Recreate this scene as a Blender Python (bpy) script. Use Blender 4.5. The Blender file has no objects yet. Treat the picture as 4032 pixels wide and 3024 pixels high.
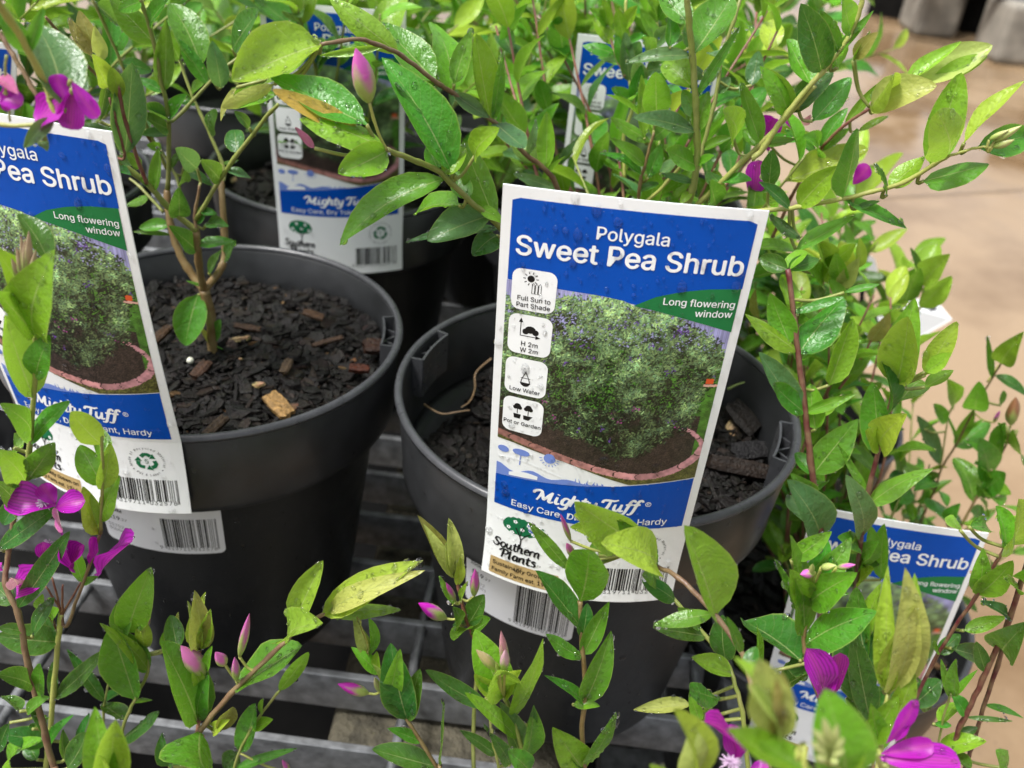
import bpy, bmesh, math, random
import numpy as np
from mathutils import Vector, Matrix
V = Vector
rnd = random.Random(7)
SC = bpy.context.scene
COL = SC.collection

# ------------------------------------------------------------------ camera
PITCH, ROLL, FPX = 0.5749, 0.0958, 3570.0
CAM = V((0, 0, 0.4341))
_f = V((0, math.cos(PITCH), -math.sin(PITCH)))
_u = V((0, math.sin(PITCH), math.cos(PITCH)))
CR = math.cos(ROLL) * V((1, 0, 0)) + math.sin(ROLL) * _u
CU = -math.sin(ROLL) * V((1, 0, 0)) + math.cos(ROLL) * _u
CF = _f
cd = bpy.data.cameras.new('camera')
cam = bpy.data.objects.new('camera', cd)
COL.objects.link(cam)
m = Matrix.Identity(4)
for i in range(3):
    m[i][0], m[i][1], m[i][2], m[i][3] = CR[i], CU[i], -CF[i], CAM[i]
cam.matrix_world = m
cd.sensor_fit = 'HORIZONTAL'
cd.sensor_width = 36
cd.lens = FPX / 4032 * 36
cd.clip_start = 0.01
cd.clip_end = 200
cd.dof.use_dof = True
cd.dof.focus_distance = 0.335
cd.dof.aperture_fstop = 12
SC.camera = cam

# ------------------------------------------------------------------ world, sun, exposure (overcast daylight)
SUN_EL, SUN_ROT = 64, 245
w = bpy.data.worlds.new('World')
SC.world = w
w.use_nodes = True
nt = w.node_tree
nt.nodes.clear()
sky = nt.nodes.new('ShaderNodeTexSky')
sky.sky_type = 'NISHITA'
sky.sun_disc = False
sky.sun_elevation = math.radians(SUN_EL)
sky.sun_rotation = math.radians(SUN_ROT)
sky.air_density = 1.0
sky.dust_density = 4.0
sky.ozone_density = 0.6
hs = nt.nodes.new('ShaderNodeHueSaturation')
hs.inputs['Saturation'].default_value = 0.32
bg = nt.nodes.new('ShaderNodeBackground')
bg.inputs['Strength'].default_value = 0.08
wo = nt.nodes.new('ShaderNodeOutputWorld')
nt.links.new(sky.outputs[0], hs.inputs['Color'])
nt.links.new(hs.outputs[0], bg.inputs['Color'])
nt.links.new(bg.outputs[0], wo.inputs['Surface'])
sl = bpy.data.lights.new('sun', 'SUN')
sl.energy = 1.5
sl.angle = math.radians(13)
sl.color = (1.0, 0.985, 0.965)
so = bpy.data.objects.new('sun', sl)
COL.objects.link(so)
_az = math.radians(SUN_ROT)
_sd = V((math.sin(_az) * math.cos(math.radians(SUN_EL)), math.cos(_az) * math.cos(math.radians(SUN_EL)), math.sin(math.radians(SUN_EL))))
so.rotation_euler = _sd.to_track_quat('Z', 'Y').to_euler()
SC.view_settings.view_transform = 'Standard'
SC.view_settings.look = 'None'
SC.view_settings.exposure = 1.6
SC.view_settings.gamma = 1
SC.render.engine = 'CYCLES'
SC.cycles.use_denoising = True
SC.cycles.max_bounces = 10
SC.cycles.transparent_max_bounces = 8

# ------------------------------------------------------------------ helpers
def ray(px, py):
    return CR * ((px - 2016) / FPX) - CU * ((py - 1512) / FPX) + CF
def ony(px, py, y):
    d = ray(px, py)
    return CAM + d * ((y - CAM.y) / d.y)
def onz(px, py, z):
    d = ray(px, py)
    return CAM + d * ((z - CAM.z) / d.z)
def proj(P):
    d = V(P) - CAM
    z = d.dot(CF)
    return 2016 + FPX * d.dot(CR) / z, 1512 - FPX * d.dot(CU) / z, z

def mesh(name, verts, faces, mat, smooth=True, uvs=None):
    me = bpy.data.meshes.new(name)
    me.from_pydata([tuple(v) for v in verts], [], faces)
    if uvs is not None:
        lay = me.uv_layers.new(name='UVMap')
        li = np.empty(len(me.loops), dtype=np.int32)
        me.loops.foreach_get('vertex_index', li)
        lay.data.foreach_set('uv', np.asarray(uvs, dtype=np.float32)[li].ravel())
    if smooth:
        me.polygons.foreach_set('use_smooth', [True] * len(me.polygons))
    for mm in (mat if isinstance(mat, (list, tuple)) else [mat]):
        me.materials.append(mm)
    return me
def link(name, me, parent=None, color=None):
    o = bpy.data.objects.new(name, me)
    COL.objects.link(o)
    if parent is not None:
        o.parent = parent
    if color is not None:
        o.color = (color[0], color[1], color[2], 1)
    return o
def obj(name, verts, faces, mat, parent=None, smooth=True, uvs=None, color=None):
    return link(name, mesh(name, verts, faces, mat, smooth, uvs), parent, color)
def thing(name, label, cat, group=None, loc=(0, 0, 0)):
    o = bpy.data.objects.new(name, None)
    COL.objects.link(o)
    o.empty_display_size = 0.02
    return tag(o, label, cat, group)
def tag(o, label=None, cat=None, group=None, kind=None):
    if label: o['label'] = label
    if cat: o['category'] = cat
    if group: o['group'] = group
    if kind: o['kind'] = kind
    return o

class MB:
    """collects verts and faces for one mesh"""
    def __init__(s): s.v, s.f, s.uv = [], [], []
    def box(s, c, sx, sy, sz, rz=0, jit=0, M=None):
        b = len(s.v)
        R = M if M is not None else Matrix.Rotation(rz, 3, 'Z')
        for dx, dy, dz in ((-1,-1,-1),(1,-1,-1),(1,1,-1),(-1,1,-1),(-1,-1,1),(1,-1,1),(1,1,1),(-1,1,1)):
            p = V((dx*sx/2, dy*sy/2, dz*sz/2))
            if jit: p += V((rnd.uniform(-1,1)*sx, rnd.uniform(-1,1)*sy, rnd.uniform(-1,1)*sz)) * jit
            s.v.append(V(c) + R @ p)
        for q in ((0,3,2,1),(4,5,6,7),(0,1,5,4),(1,2,6,5),(2,3,7,6),(3,0,4,7)):
            s.f.append(tuple(b+i for i in q))
    def tube(s, pts, rads, n=8, cap=True):
        b = len(s.v)
        N = len(pts)
        T = [(pts[min(i+1,N-1)] - pts[max(i-1,0)]).normalized() for i in range(N)]
        a = T[0].orthogonal().normalized()
        for i in range(N):
            a = (a - T[i]*a.dot(T[i])).normalized()
            c = T[i].cross(a)
            for k in range(n):
                t = 2*math.pi*k/n
                s.v.append(pts[i] + (a*math.cos(t) + c*math.sin(t))*rads[i])
        for i in range(N-1):
            for k in range(n):
                k2 = (k+1) % n
                s.f.append((b+i*n+k, b+i*n+k2, b+(i+1)*n+k2, b+(i+1)*n+k))
        if cap:
            s.f.append(tuple(b+k for k in range(n))[::-1])
            s.f.append(tuple(b+(N-1)*n+k for k in range(n)))
    def lathe(s, prof, c, n=96, a0=0, a1=2*math.pi):
        b = len(s.v)
        full = abs(a1-a0-2*math.pi) < 1e-6
        cols = n if full else n+1
        for r, z in prof:
            for k in range(cols):
                t = a0 + (a1-a0)*k/n
                s.v.append(V((c[0]+r*math.cos(t), c[1]+r*math.sin(t), c[2]+z)))
        for i in range(len(prof)-1):
            for k in range(n):
                k2 = (k+1) % cols
                s.f.append((b+i*cols+k, b+i*cols+k2, b+(i+1)*cols+k2, b+(i+1)*cols+k))
    def dome(s, P, N, r, h=0.6, stretch=None, n=8, rings=3):
        b = len(s.v)
        a = (stretch[0] - N*stretch[0].dot(N)).normalized() if stretch else N.orthogonal().normalized()
        c = N.cross(a)
        k1 = stretch[1] if stretch else 1.0
        for i in range(rings):
            t = math.pi/2*i/rings
            for k in range(n):
                q = 2*math.pi*k/n
                s.v.append(P + (a*math.cos(q)*k1 + c*math.sin(q))*r*math.cos(t) + N*(r*h*math.sin(t) - r*0.08))
        s.v.append(P + N*r*h)
        for i in range(rings-1):
            for k in range(n):
                s.f.append((b+i*n+k, b+i*n+(k+1)%n, b+(i+1)*n+(k+1)%n, b+(i+1)*n+k))
        for k in range(n):
            s.f.append((b+(rings-1)*n+k, b+(rings-1)*n+(k+1)%n, b+rings*n))
    def build(s, name, mat, parent=None, smooth=True, color=None):
        return obj(name, s.v, s.f, mat, parent, smooth, None, color)

def catmull(pts, sub=5):
    out = []
    n = len(pts)
    for i in range(n-1):
        p0, p1, p2, p3 = pts[max(i-1,0)], pts[i], pts[i+1], pts[min(i+2,n-1)]
        for k in range(sub):
            t = k/sub
            out.append(0.5*((2*p1)+(p2-p0)*t+(2*p0-5*p1+4*p2-p3)*t*t+(3*p1-p0-3*p2+p3)*t**3))
    out.append(pts[-1])
    return out

# ------------------------------------------------------------------ materials
def mat(name):
    mt = bpy.data.materials.new(name)
    mt.use_nodes = True
    n = mt.node_tree
    n.nodes.clear()
    return mt, n, n.nodes, n.links
def NODE(ns, t, **k):
    x = ns.new('ShaderNode' + t)
    for a, b in k.items(): setattr(x, a, b)
    return x
def MATH(ns, ls, op, a, b=None, c=None):
    x = ns.new('ShaderNodeMath'); x.operation = op
    for i, q in enumerate((a, b, c)):
        if q is None: continue
        if isinstance(q, (int, float)): x.inputs[i].default_value = q
        else: ls.new(q, x.inputs[i])
    return x.outputs[0]
def MIX(ns, ls, fac, a, b, blend='MIX'):
    x = ns.new('ShaderNodeMix'); x.data_type = 'RGBA'; x.blend_type = blend
    for s_, q in ((x.inputs[0], fac), (x.inputs[6], a), (x.inputs[7], b)):
        if isinstance(q, (int, float)): s_.default_value = q
        elif isinstance(q, (tuple, list)): s_.default_value = (q[0], q[1], q[2], 1)
        else: ls.new(q, s_)
    return x.outputs[2]
def NOISE(ns, ls, scale, detail=3, vec=None, rough=0.5):
    x = ns.new('ShaderNodeTexNoise')
    x.inputs['Scale'].default_value = scale
    x.inputs['Detail'].default_value = detail
    x.inputs['Roughness'].default_value = rough
    if vec is not None: ls.new(vec, x.inputs['Vector'])
    return x.outputs[0]
def RAMP(ns, ls, fac, stops):
    x = ns.new('ShaderNodeValToRGB')
    e = x.color_ramp.elements
    while len(e) < len(stops): e.new(0.5)
    for i, (p, c) in enumerate(stops):
        e[i].position = p
        e[i].color = (c[0], c[1], c[2], 1) if isinstance(c, (tuple, list)) else (c, c, c, 1)
    ls.new(fac, x.inputs[0])
    return x.outputs[0]
def BUMP(ns, ls, h, strength=0.3, dist=0.001):
    x = ns.new('ShaderNodeBump')
    x.inputs['Strength'].default_value = strength
    x.inputs['Distance'].default_value = dist
    ls.new(h, x.inputs['Height'])
    return x.outputs[0]
def PRIN(ns, ls, base=None, rough=0.5, metal=0, spec=0.5, normal=None, coat=0, coatr=0.1):
    x = ns.new('ShaderNodeBsdfPrincipled')
    def s_(nm, q):
        if q is None: return
        i = x.inputs[nm]
        if isinstance(q, (int, float)): i.default_value = q
        elif isinstance(q, (tuple, list)): i.default_value = (q[0], q[1], q[2], 1)
        else: ls.new(q, i)
    s_('Base Color', base); s_('Roughness', rough); s_('Metallic', metal); s_('Specular IOR Level', spec)
    s_('Normal', normal); s_('Coat Weight', coat); s_('Coat Roughness', coatr)
    return x
def OUT(ns, ls, sh):
    o = ns.new('ShaderNodeOutputMaterial')
    ls.new(sh, o.inputs['Surface'])

def leaf_material(name, petal=False):
    mt, n, ns, ls = mat(name)
    oi = NODE(ns, 'ObjectInfo')
    uv = NODE(ns, 'UVMap')
    sep = NODE(ns, 'SeparateXYZ'); ls.new(uv.outputs[0], sep.inputs[0])
    a = MATH(ns, ls, 'ABSOLUTE', MATH(ns, ls, 'SUBTRACT', sep.outputs[0], 0.5))
    tc = NODE(ns, 'TexCoord')
    geo = NODE(ns, 'NewGeometry')
    big = NOISE(ns, ls, 90, 3, geo.outputs['Position'])
    fine = NOISE(ns, ls, 900, 2, geo.outputs['Position'])
    col = oi.outputs['Color']
    hsv = NODE(ns, 'HueSaturation')
    ls.new(col, hsv.inputs['Color'])
    ls.new(MATH(ns, ls, 'MULTIPLY_ADD', oi.outputs['Random'], 0.045, 0.4775), hsv.inputs['Hue'])
    ls.new(MATH(ns, ls, 'MULTIPLY_ADD', big, 0.3, 0.86), hsv.inputs['Value'])
    col = hsv.outputs[0]
    if not petal:
        mid = MATH(ns, ls, 'LESS_THAN', a, MATH(ns, ls, 'MULTIPLY_ADD', sep.outputs[1], -0.018, 0.024))
        # side veins run from the midrib forward to the margin
        ph = MATH(ns, ls, 'FRACT', MATH(ns, ls, 'MULTIPLY', MATH(ns, ls, 'ADD', MATH(ns, ls, 'SUBTRACT', sep.outputs[1], MATH(ns, ls, 'MULTIPLY', a, 0.55)), MATH(ns, ls, 'MULTIPLY', big, 0.12)), 8.0))
        vein = MATH(ns, ls, 'LESS_THAN', MATH(ns, ls, 'ABSOLUTE', MATH(ns, ls, 'SUBTRACT', ph, 0.5)), 0.05)
        lite = MIX(ns, ls, 0.55, col, (0.55, 0.62, 0.25))
        col = MIX(ns, ls, MATH(ns, ls, 'MULTIPLY', vein, 0.17), col, lite)
        col = MIX(ns, ls, MATH(ns, ls, 'MULTIPLY', mid, 0.75), col, lite)
        # dusty pale bloom and thin yellow margin
        dust = RAMP(ns, ls, NOISE(ns, ls, 260, 4, geo.outputs['Position']), [(0.48, 0), (0.75, 1)])
        col = MIX(ns, ls, MATH(ns, ls, 'MULTIPLY', dust, 0.05), col, (0.45, 0.55, 0.42))
        edge = RAMP(ns, ls, a, [(0.465, 0), (0.495, 1)])
        col = MIX(ns, ls, MATH(ns, ls, 'MULTIPLY', edge, 0.35), col, (0.5, 0.55, 0.15))
        spot = RAMP(ns, ls, NOISE(ns, ls, 330, 2, geo.outputs['Position']), [(0.70, 0), (0.76, 1)])
        col = MIX(ns, ls, MATH(ns, ls, 'MULTIPLY', spot, 0.18), col, (0.20, 0.17, 0.05))
        hgt = MATH(ns, ls, 'ADD', MATH(ns, ls, 'MULTIPLY', MATH(ns, ls, 'ADD', vein, mid), -0.4), MATH(ns, ls, 'MULTIPLY', big, 1.4))
        hgt = MATH(ns, ls, 'ADD', hgt, MATH(ns, ls, 'MULTIPLY', fine, 0.25))
        rough = MATH(ns, ls, 'MULTIPLY_ADD', NOISE(ns, ls, 160, 2, geo.outputs['Position']), 0.5, 0.02)
        nb = BUMP(ns, ls, hgt, 0.85, 0.0014)
        tr_w = 0.42
    else:
        st = NOISE(ns, ls, 1.0, 2)
        ph = MATH(ns, ls, 'FRACT', MATH(ns, ls, 'MULTIPLY', MATH(ns, ls, 'ADD', sep.outputs[0], MATH(ns, ls, 'MULTIPLY', big, 0.10)), 10))
        vein = MATH(ns, ls, 'MULTIPLY', MATH(ns, ls, 'LESS_THAN', MATH(ns, ls, 'ABSOLUTE', MATH(ns, ls, 'SUBTRACT', ph, 0.5)), 0.2), 0.6)
        col = MIX(ns, ls, vein, col, (0.17, 0.003, 0.17))
        core = MATH(ns, ls, 'MULTIPLY', RAMP(ns, ls, a, [(0.0, 1), (0.2, 0)]), RAMP(ns, ls, sep.outputs[1], [(0.0, 0.9), (0.5, 0.5), (1.0, 0.65)]))
        col = MIX(ns, ls, MATH(ns, ls, 'MULTIPLY', core, 0.42), col, (0.5, 0.12, 0.14))
        rough = 0.4
        nb = BUMP(ns, ls, MATH(ns, ls, 'ADD', vein, big), 0.3, 0.0006)
        tr_w = 0.4
    p = PRIN(ns, ls, col, rough, 0, 0.5, nb)
    t = NODE(ns, 'BsdfTranslucent')
    ls.new(MIX(ns, ls, 0.25, col, (0.5, 0.75, 0.05) if not petal else (0.8, 0.05, 0.6)), t.inputs['Color'])
    mx = NODE(ns, 'MixShader')
    mx.inputs[0].default_value = tr_w
    ls.new(p.outputs[0], mx.inputs[1]); ls.new(t.outputs[0], mx.inputs[2])
    OUT(ns, ls, mx.outputs[0])
    return mt
M_LEAF = leaf_material('leaf_blade')
M_PETAL = leaf_material('petal_tissue', True)

def bud_material():
    mt, n, ns, ls = mat('flower_bud')
    oi = NODE(ns, 'ObjectInfo')
    uv = NODE(ns, 'UVMap')
    sep = NODE(ns, 'SeparateXYZ'); ls.new(uv.outputs[0], sep.inputs[0])
    geo = NODE(ns, 'NewGeometry')
    big = NOISE(ns, ls, 250, 3, geo.outputs['Position'])
    st = MATH(ns, ls, 'MULTIPLY_ADD', MATH(ns, ls, 'SINE', MATH(ns, ls, 'MULTIPLY', sep.outputs[0], 18.85)), 0.16, sep.outputs[1])
    col = MIX(ns, ls, RAMP(ns, ls, MATH(ns, ls, 'MULTIPLY_ADD', big, 0.4, st), [(0.5, 0), (0.85, 1)]), (0.3, 0.38, 0.1), oi.outputs['Color'])
    p = PRIN(ns, ls, col, 0.35, 0, 0.5, BUMP(ns, ls, big, 0.3, 0.0008))
    p.inputs['Subsurface Weight'].default_value = 0.2
    p.inputs['Subsurface Radius'].default_value = (0.002, 0.002, 0.001)
    OUT(ns, ls, p.outputs[0])
    return mt
M_BUD = bud_material()

def stem_material():
    mt, n, ns, ls = mat('stem_bark')
    oi = NODE(ns, 'ObjectInfo')
    geo = NODE(ns, 'NewGeometry')
    a = NOISE(ns, ls, 180, 4, geo.outputs['Position'])
    b = NOISE(ns, ls, 1500, 2, geo.outputs['Position'])
    col = MIX(ns, ls, RAMP(ns, ls, a, [(0.35, 0), (0.7, 0.75)]), oi.outputs['Color'], MIX(ns, ls, 0.5, oi.outputs['Color'], (0.35, 0.3, 0.14)))
    p = PRIN(ns, ls, col, 0.42, 0, 0.45, BUMP(ns, ls, MATH(ns, ls, 'ADD', a, MATH(ns, ls, 'MULTIPLY', b, 0.5)), 0.5, 0.0006))
    OUT(ns, ls, p.outputs[0])
    return mt
M_STEM = stem_material()

def water_material():
    mt, n, ns, ls = mat('water_drop')
    p = PRIN(ns, ls, (1, 1, 1), 0.02, 0, 0.5)
    p.inputs['Transmission Weight'].default_value = 1
    p.inputs['IOR'].default_value = 1.33
    OUT(ns, ls, p.outputs[0])
    return mt
M_WATER = water_material()

def simple(name, col, rough=0.5, metal=0, var=0.0, scale=100, bump=0.0, bscale=400, spec=0.5, bdist=0.001, rvar=0.0):
    mt, n, ns, ls = mat(name)
    geo = NODE(ns, 'NewGeometry')
    c = col
    if var:
        nz = NOISE(ns, ls, scale, 5, geo.outputs['Position'])
        c = MIX(ns, ls, RAMP(ns, ls, nz, [(0.3, 0), (0.72, 1)]), tuple(q*(1-var) for q in col), tuple(min(1, q*(1+var)) for q in col))
    nb = BUMP(ns, ls, NOISE(ns, ls, bscale, 3, geo.outputs['Position']), bump, bdist) if bump else None
    r = rough
    if rvar: r = MATH(ns, ls, 'MULTIPLY_ADD', NOISE(ns, ls, scale*1.7, 3, geo.outputs['Position']), rvar*2, rough-rvar)
    p = PRIN(ns, ls, c, r, metal, spec, nb)
    OUT(ns, ls, p.outputs[0])
    return mt
def pot_material():
    mt, n, ns, ls = mat('black_pot_plastic')
    geo = NODE(ns, 'NewGeometry')
    mp = NODE(ns, 'Mapping'); mp.inputs['Scale'].default_value = (1, 1, 0.12); ls.new(geo.outputs['Position'], mp.inputs['Vector'])
    streak = NOISE(ns, ls, 220, 4, mp.outputs[0], 0.6)
    blot = NOISE(ns, ls, 45, 5, geo.outputs['Position'], 0.65)
    speck = NOISE(ns, ls, 700, 2, geo.outputs['Position'])
    c = MIX(ns, ls, RAMP(ns, ls, blot, [(0.35, 0), (0.75, 1)]), (0.009, 0.0096, 0.0107), (0.016, 0.0165, 0.0175))
    c = MIX(ns, ls, MATH(ns, ls, 'MULTIPLY', RAMP(ns, ls, streak, [(0.58, 0), (0.72, 1)]), 0.35), c, (0.045, 0.044, 0.042))
    c = MIX(ns, ls, MATH(ns, ls, 'MULTIPLY', RAMP(ns, ls, speck, [(0.70, 0), (0.76, 1)]), 0.35), c, (0.11, 0.10, 0.085))
    r = MATH(ns, ls, 'MULTIPLY_ADD', blot, 0.4, 0.22)
    p = PRIN(ns, ls, c, r, 0, 0.5, BUMP(ns, ls, MATH(ns, ls, 'ADD', speck, streak), 0.12, 0.0005))
    OUT(ns, ls, p.outputs[0])
    return mt
M_POT = pot_material()
M_BAND = simple('pot_band_plastic', (0.0175, 0.0183, 0.0195), 0.36, 0, 0.3, 70, 0.12, 800, rvar=0.12, bdist=0.0004)
M_RIM = simple('pot_rim_plastic', (0.045, 0.046, 0.05), 0.3, 0, 0.2, 150, 0.1, 900, rvar=0.1, bdist=0.0003)
M_PAPER = simple('label_card', (0.80, 0.82, 0.82), 0.3, 0, 0.03, 40, 0.08, 500, bdist=0.0005)
M_STICK = simple('sticker_paper', (0.66, 0.67, 0.7), 0.45, 0, 0.05, 60)
def ink(name, c, rough=0.34): return simple(name, c, rough, 0, 0.06, 70, 0.05, 600, spec=0.14, bdist=0.0004)
INK = dict(blue=ink('blue_ink', (0.002, 0.068, 0.40)), green=ink('green_ink', (0.018, 0.17, 0.05)), white=ink('white_ink', (0.82, 0.84, 0.84)),
           black=ink('black_ink', (0.012, 0.012, 0.012)), tan=ink('tan_ink', (0.42, 0.30, 0.13)), peri=ink('periwinkle_ink', (0.16, 0.24, 0.58)),
           dgreen=ink('logo_green_ink', (0.01, 0.14, 0.055)), grey=ink('grey_ink', (0.12, 0.12, 0.13)), paper=M_PAPER)
def attr_material(name, rough=0.5, bump=0.0, bscale=800, spec=0.5, bdist=0.001, rvar=0):
    mt, n, ns, ls = mat(name)
    at = NODE(ns, 'Attribute'); at.attribute_name = 'Col'
    geo = NODE(ns, 'NewGeometry')
    nz = NOISE(ns, ls, bscale, 4, geo.outputs['Position'])
    c = at.outputs['Color']
    if bump: c = MIX(ns, ls, 1.0, c, RAMP(ns, ls, nz, [(0.3, 0.55), (0.7, 1.0)]), 'MULTIPLY')
    r = rough
    if rvar: r = MATH(ns, ls, 'MULTIPLY_ADD', nz, rvar*2, rough-rvar)
    p = PRIN(ns, ls, c, r, 0, spec, BUMP(ns, ls, nz, bump, bdist) if bump else None)
    OUT(ns, ls, p.outputs[0])
    return mt
M_PHOTO = attr_material('printed_photograph', 0.3)
M_SOIL = attr_material('bark_mix', 0.55, 0.8, 700, 0.22, 0.0015, rvar=0.28)
M_STEEL = simple('galvanised_steel', (0.18, 0.185, 0.19), 0.42, 0.3, 0.4, 120, 0.3, 300, rvar=0.15)
M_BEAM = simple('mossy_concrete', (0.085, 0.075, 0.05), 0.85, 0, 0.55, 90, 0.8, 260, bdist=0.004)
M_SHADE = simple('painted_shade', (0.005, 0.0047, 0.0043), 0.8, 0, 0.5, 20, 0.4, 60, spec=0.1)  # near-black colour standing in for the shade under both benches
M_CONC = simple('grey_concrete', (0.22, 0.2, 0.165), 0.8, 0, 0.3, 12, 0.4, 60, bdist=0.004)
M_ROOT = simple('root_fibre', (0.17, 0.11, 0.055), 0.6, 0, 0.3, 300, 0.4, 900)
def floor_material():
    mt, n, ns, ls = mat('wet_tan_concrete')
    geo = NODE(ns, 'NewGeometry')
    a = NOISE(ns, ls, 1.6, 6, geo.outputs['Position'], 0.6)
    b = NOISE(ns, ls, 14, 5, geo.outputs['Position'], 0.6)
    c = NOISE(ns, ls, 120, 3, geo.outputs['Position'])
    col = MIX(ns, ls, RAMP(ns, ls, a, [(0.42, 0), (0.58, 1)]), (0.175, 0.108, 0.053), (0.30, 0.208, 0.12))
    col = MIX(ns, ls, MATH(ns, ls, 'MULTIPLY', RAMP(ns, ls, b, [(0.4, 0), (0.7, 1)]), 0.35), col, (0.30, 0.205, 0.12))
    col = MIX(ns, ls, MATH(ns, ls, 'MULTIPLY', RAMP(ns, ls, c, [(0.62, 0), (0.72, 1)]), 0.35), col, (0.12, 0.08, 0.05))
    r = RAMP(ns, ls, MATH(ns, ls, 'ADD', MATH(ns, ls, 'MULTIPLY', a, 0.7), MATH(ns, ls, 'MULTIPLY', b, 0.3)), [(0.46, 0.015), (0.56, 0.22)])
    p = PRIN(ns, ls, col, r, 0, 0.5, BUMP(ns, ls, MATH(ns, ls, 'ADD', b, MATH(ns, ls, 'MULTIPLY', c, 0.4)), 0.08, 0.004))
    OUT(ns, ls, p.outputs[0])
    return mt
M_FLOOR = floor_material()
# ------------------------------------------------------------------ setting
FLOOR_Z = -0.45
_fl = obj('floor', [V((-30, -8, FLOOR_Z)), V((30, -8, FLOOR_Z)), V((30, 60, FLOOR_Z)), V((-30, 60, FLOOR_Z))], [(0, 1, 2, 3)], M_FLOOR)
tag(_fl, kind='structure')

_shade = obj('shade_sheet', [V((-1.2, -0.3, FLOOR_Z+0.004)), V((0.34, -0.3, FLOOR_Z+0.004)), V((0.34, 1.7, FLOOR_Z+0.004)), V((-1.2, 1.7, FLOOR_Z+0.004))], [(0, 1, 2, 3)], M_SHADE)  # added sheet over the tan floor, bench shade put into its dark colour
tag(_shade, kind='structure')
_a, _b = onz(3330, 790, FLOOR_Z), onz(4200, 742, FLOOR_Z)
_d = (_b-_a).normalized(); _n = V((-_d.y, _d.x, 0))*0.0025
_a -= _d*1.0; _b += _d*3.0
obj('floor_joint', [p_+V((0, 0, 0.004)) for p_ in (_a-_n, _b-_n, _b+_n, _a+_n)], [(0, 1, 2, 3)], simple('joint_dirt', (0.13, 0.085, 0.045), 0.5, 0, 0.4, 30), _fl)
# galvanised bench: flat bars on edge, twisted cross rods, a beam under it
YAW = -0.04
bench = thing('display_bench', 'galvanised steel grating bench under the two big black pots', 'bench')
def bench_pt(x, y, z): return V((x, y + YAW * x, z))
def bar(x0, x1, y, top=0.0, h=0.028, t=0.0045):
    mb = MB()
    b = 0.0006
    n = 24
    for i in range(n + 1):
        x = x0 + (x1 - x0) * i / n
        for dy, dz in ((-t/2, -h), (-t/2, -b), (-t/2 + b, 0), (t/2 - b, 0), (t/2, -b), (t/2, -h)):
            mb.v.append(bench_pt(x, y + dy, top + dz + math.sin(x * 9 + y * 31) * 0.0006))
    for i in range(n):
        for k in range(6):
            a, c = i * 6 + k, i * 6 + (k + 1) % 6
            mb.f.append((a, c, c + 6, a + 6))
    mb.f.append((0, 1, 2, 3, 4, 5)); mb.f.append(tuple(n * 6 + k for k in range(6))[::-1])
    mb.build('flat_bar', M_STEEL, bench, smooth=False)
for k in range(-4, 28):
    bar(-0.75, 0.142, 0.2955 + 0.0463 * k)
def rod(x, y0=0.1, y1=1.55):
    mb = MB()
    n = 220
    for i in range(n + 1):
        y = y0 + (y1 - y0) * i / n
        tw = y * 60
        for k in range(4):
            a = tw + k * math.pi / 2
            mb.v.append(bench_pt(x + 0.03 * (y - 0.36), y, -0.0035) + V((math.cos(a) * 0.0034, 0, math.sin(a) * 0.0034)))
    for i in range(n):
        for k in range(4):
            a, c = i * 4 + k, i * 4 + (k + 1) % 4
            mb.f.append((a, c, c + 4, a + 4))
    mb.build('cross_rod', M_STEEL, bench)
for x in (-0.79 + 0.0835 * 1, -0.62, -0.5365, -0.453, -0.3695, -0.2535, -0.0418, 0.1265):
    rod(x)
mb = MB(); mb.box((0, 0, 0), 0.008, 1.5, 0.034)
for v_ in mb.v: v_ += V((0.147, 0.85, -0.017))
mb.build('end_bar', M_STEEL, bench, smooth=False)
for x0, x1 in ((-0.088, 0.05), (-0.62, -0.5)):
    mb = MB()
    mb.box(((x0 + x1) / 2, 0.8, -0.085), x1 - x0, 1.5, 0.1)
    o = mb.build('beam', M_BEAM, bench, smooth=False)
    bv = o.modifiers.new('bevel', 'BEVEL'); bv.width = 0.006; bv.segments = 2
for x, y in ((-0.02, 0.15), (-0.02, 1.45), (-0.56, 0.15), (-0.56, 1.45)):
    mb = MB(); mb.box((x, y, (FLOOR_Z - 0.135) / 2), 0.12, 0.12, -FLOOR_Z - 0.135)
    mb.build('leg', M_BEAM, bench, smooth=False)
# lower step at the right that carries the lower pots
low = thing('low_bench', 'low dark bench beside the steel grating carrying the lower pots', 'bench')
LZ = -0.178
for i in range(9):
    mb = MB(); mb.box((0.205 + 0.03 * 0, 0.11 + i * 0.075, LZ - 0.011), 0.22, 0.066, 0.022)
    mb.build('slat', M_STEEL, low, smooth=False)
for y in (0.12, 0.68):
    mb = MB(); mb.box((0.205, y, (LZ - 0.022 + FLOOR_Z) / 2), 0.2, 0.05, LZ - 0.022 - FLOOR_Z)
    mb.build('support', M_BEAM, low, smooth=False)

# far bench on concrete blocks, top right
fb = thing('far_bench', 'far bench with grey metal top on concrete blocks at upper right', 'bench')
def pedestal(px, py, w_, d_, h_, name='concrete_block'):
    P = onz(px, py, FLOOR_Z)
    mb = MB(); mb.box((P.x, P.y + d_/2, FLOOR_Z + h_/2), w_, d_, h_)
    o = mb.build(name, M_CONC, fb, smooth=False)
    bv = o.modifiers.new('bevel', 'BEVEL'); bv.width = 0.03; bv.segments = 3
    return P
pa = pedestal(3680, 150, 0.22, 0.3, 0.27)
pb = pedestal(4010, 262, 0.24, 0.3, 0.27)
_a, _b = V((pa.x-0.2, pa.y+0.55, 0)), V((pb.x+1.2, pb.y+0.1, 0))
mb = MB(); mb.box(((_a.x+_b.x)/2, (_a.y+_b.y)/2, FLOOR_Z+0.13), (_b-_a).length, 0.05, 0.26, math.atan2(_b.y-_a.y, _b.x-_a.x))
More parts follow.
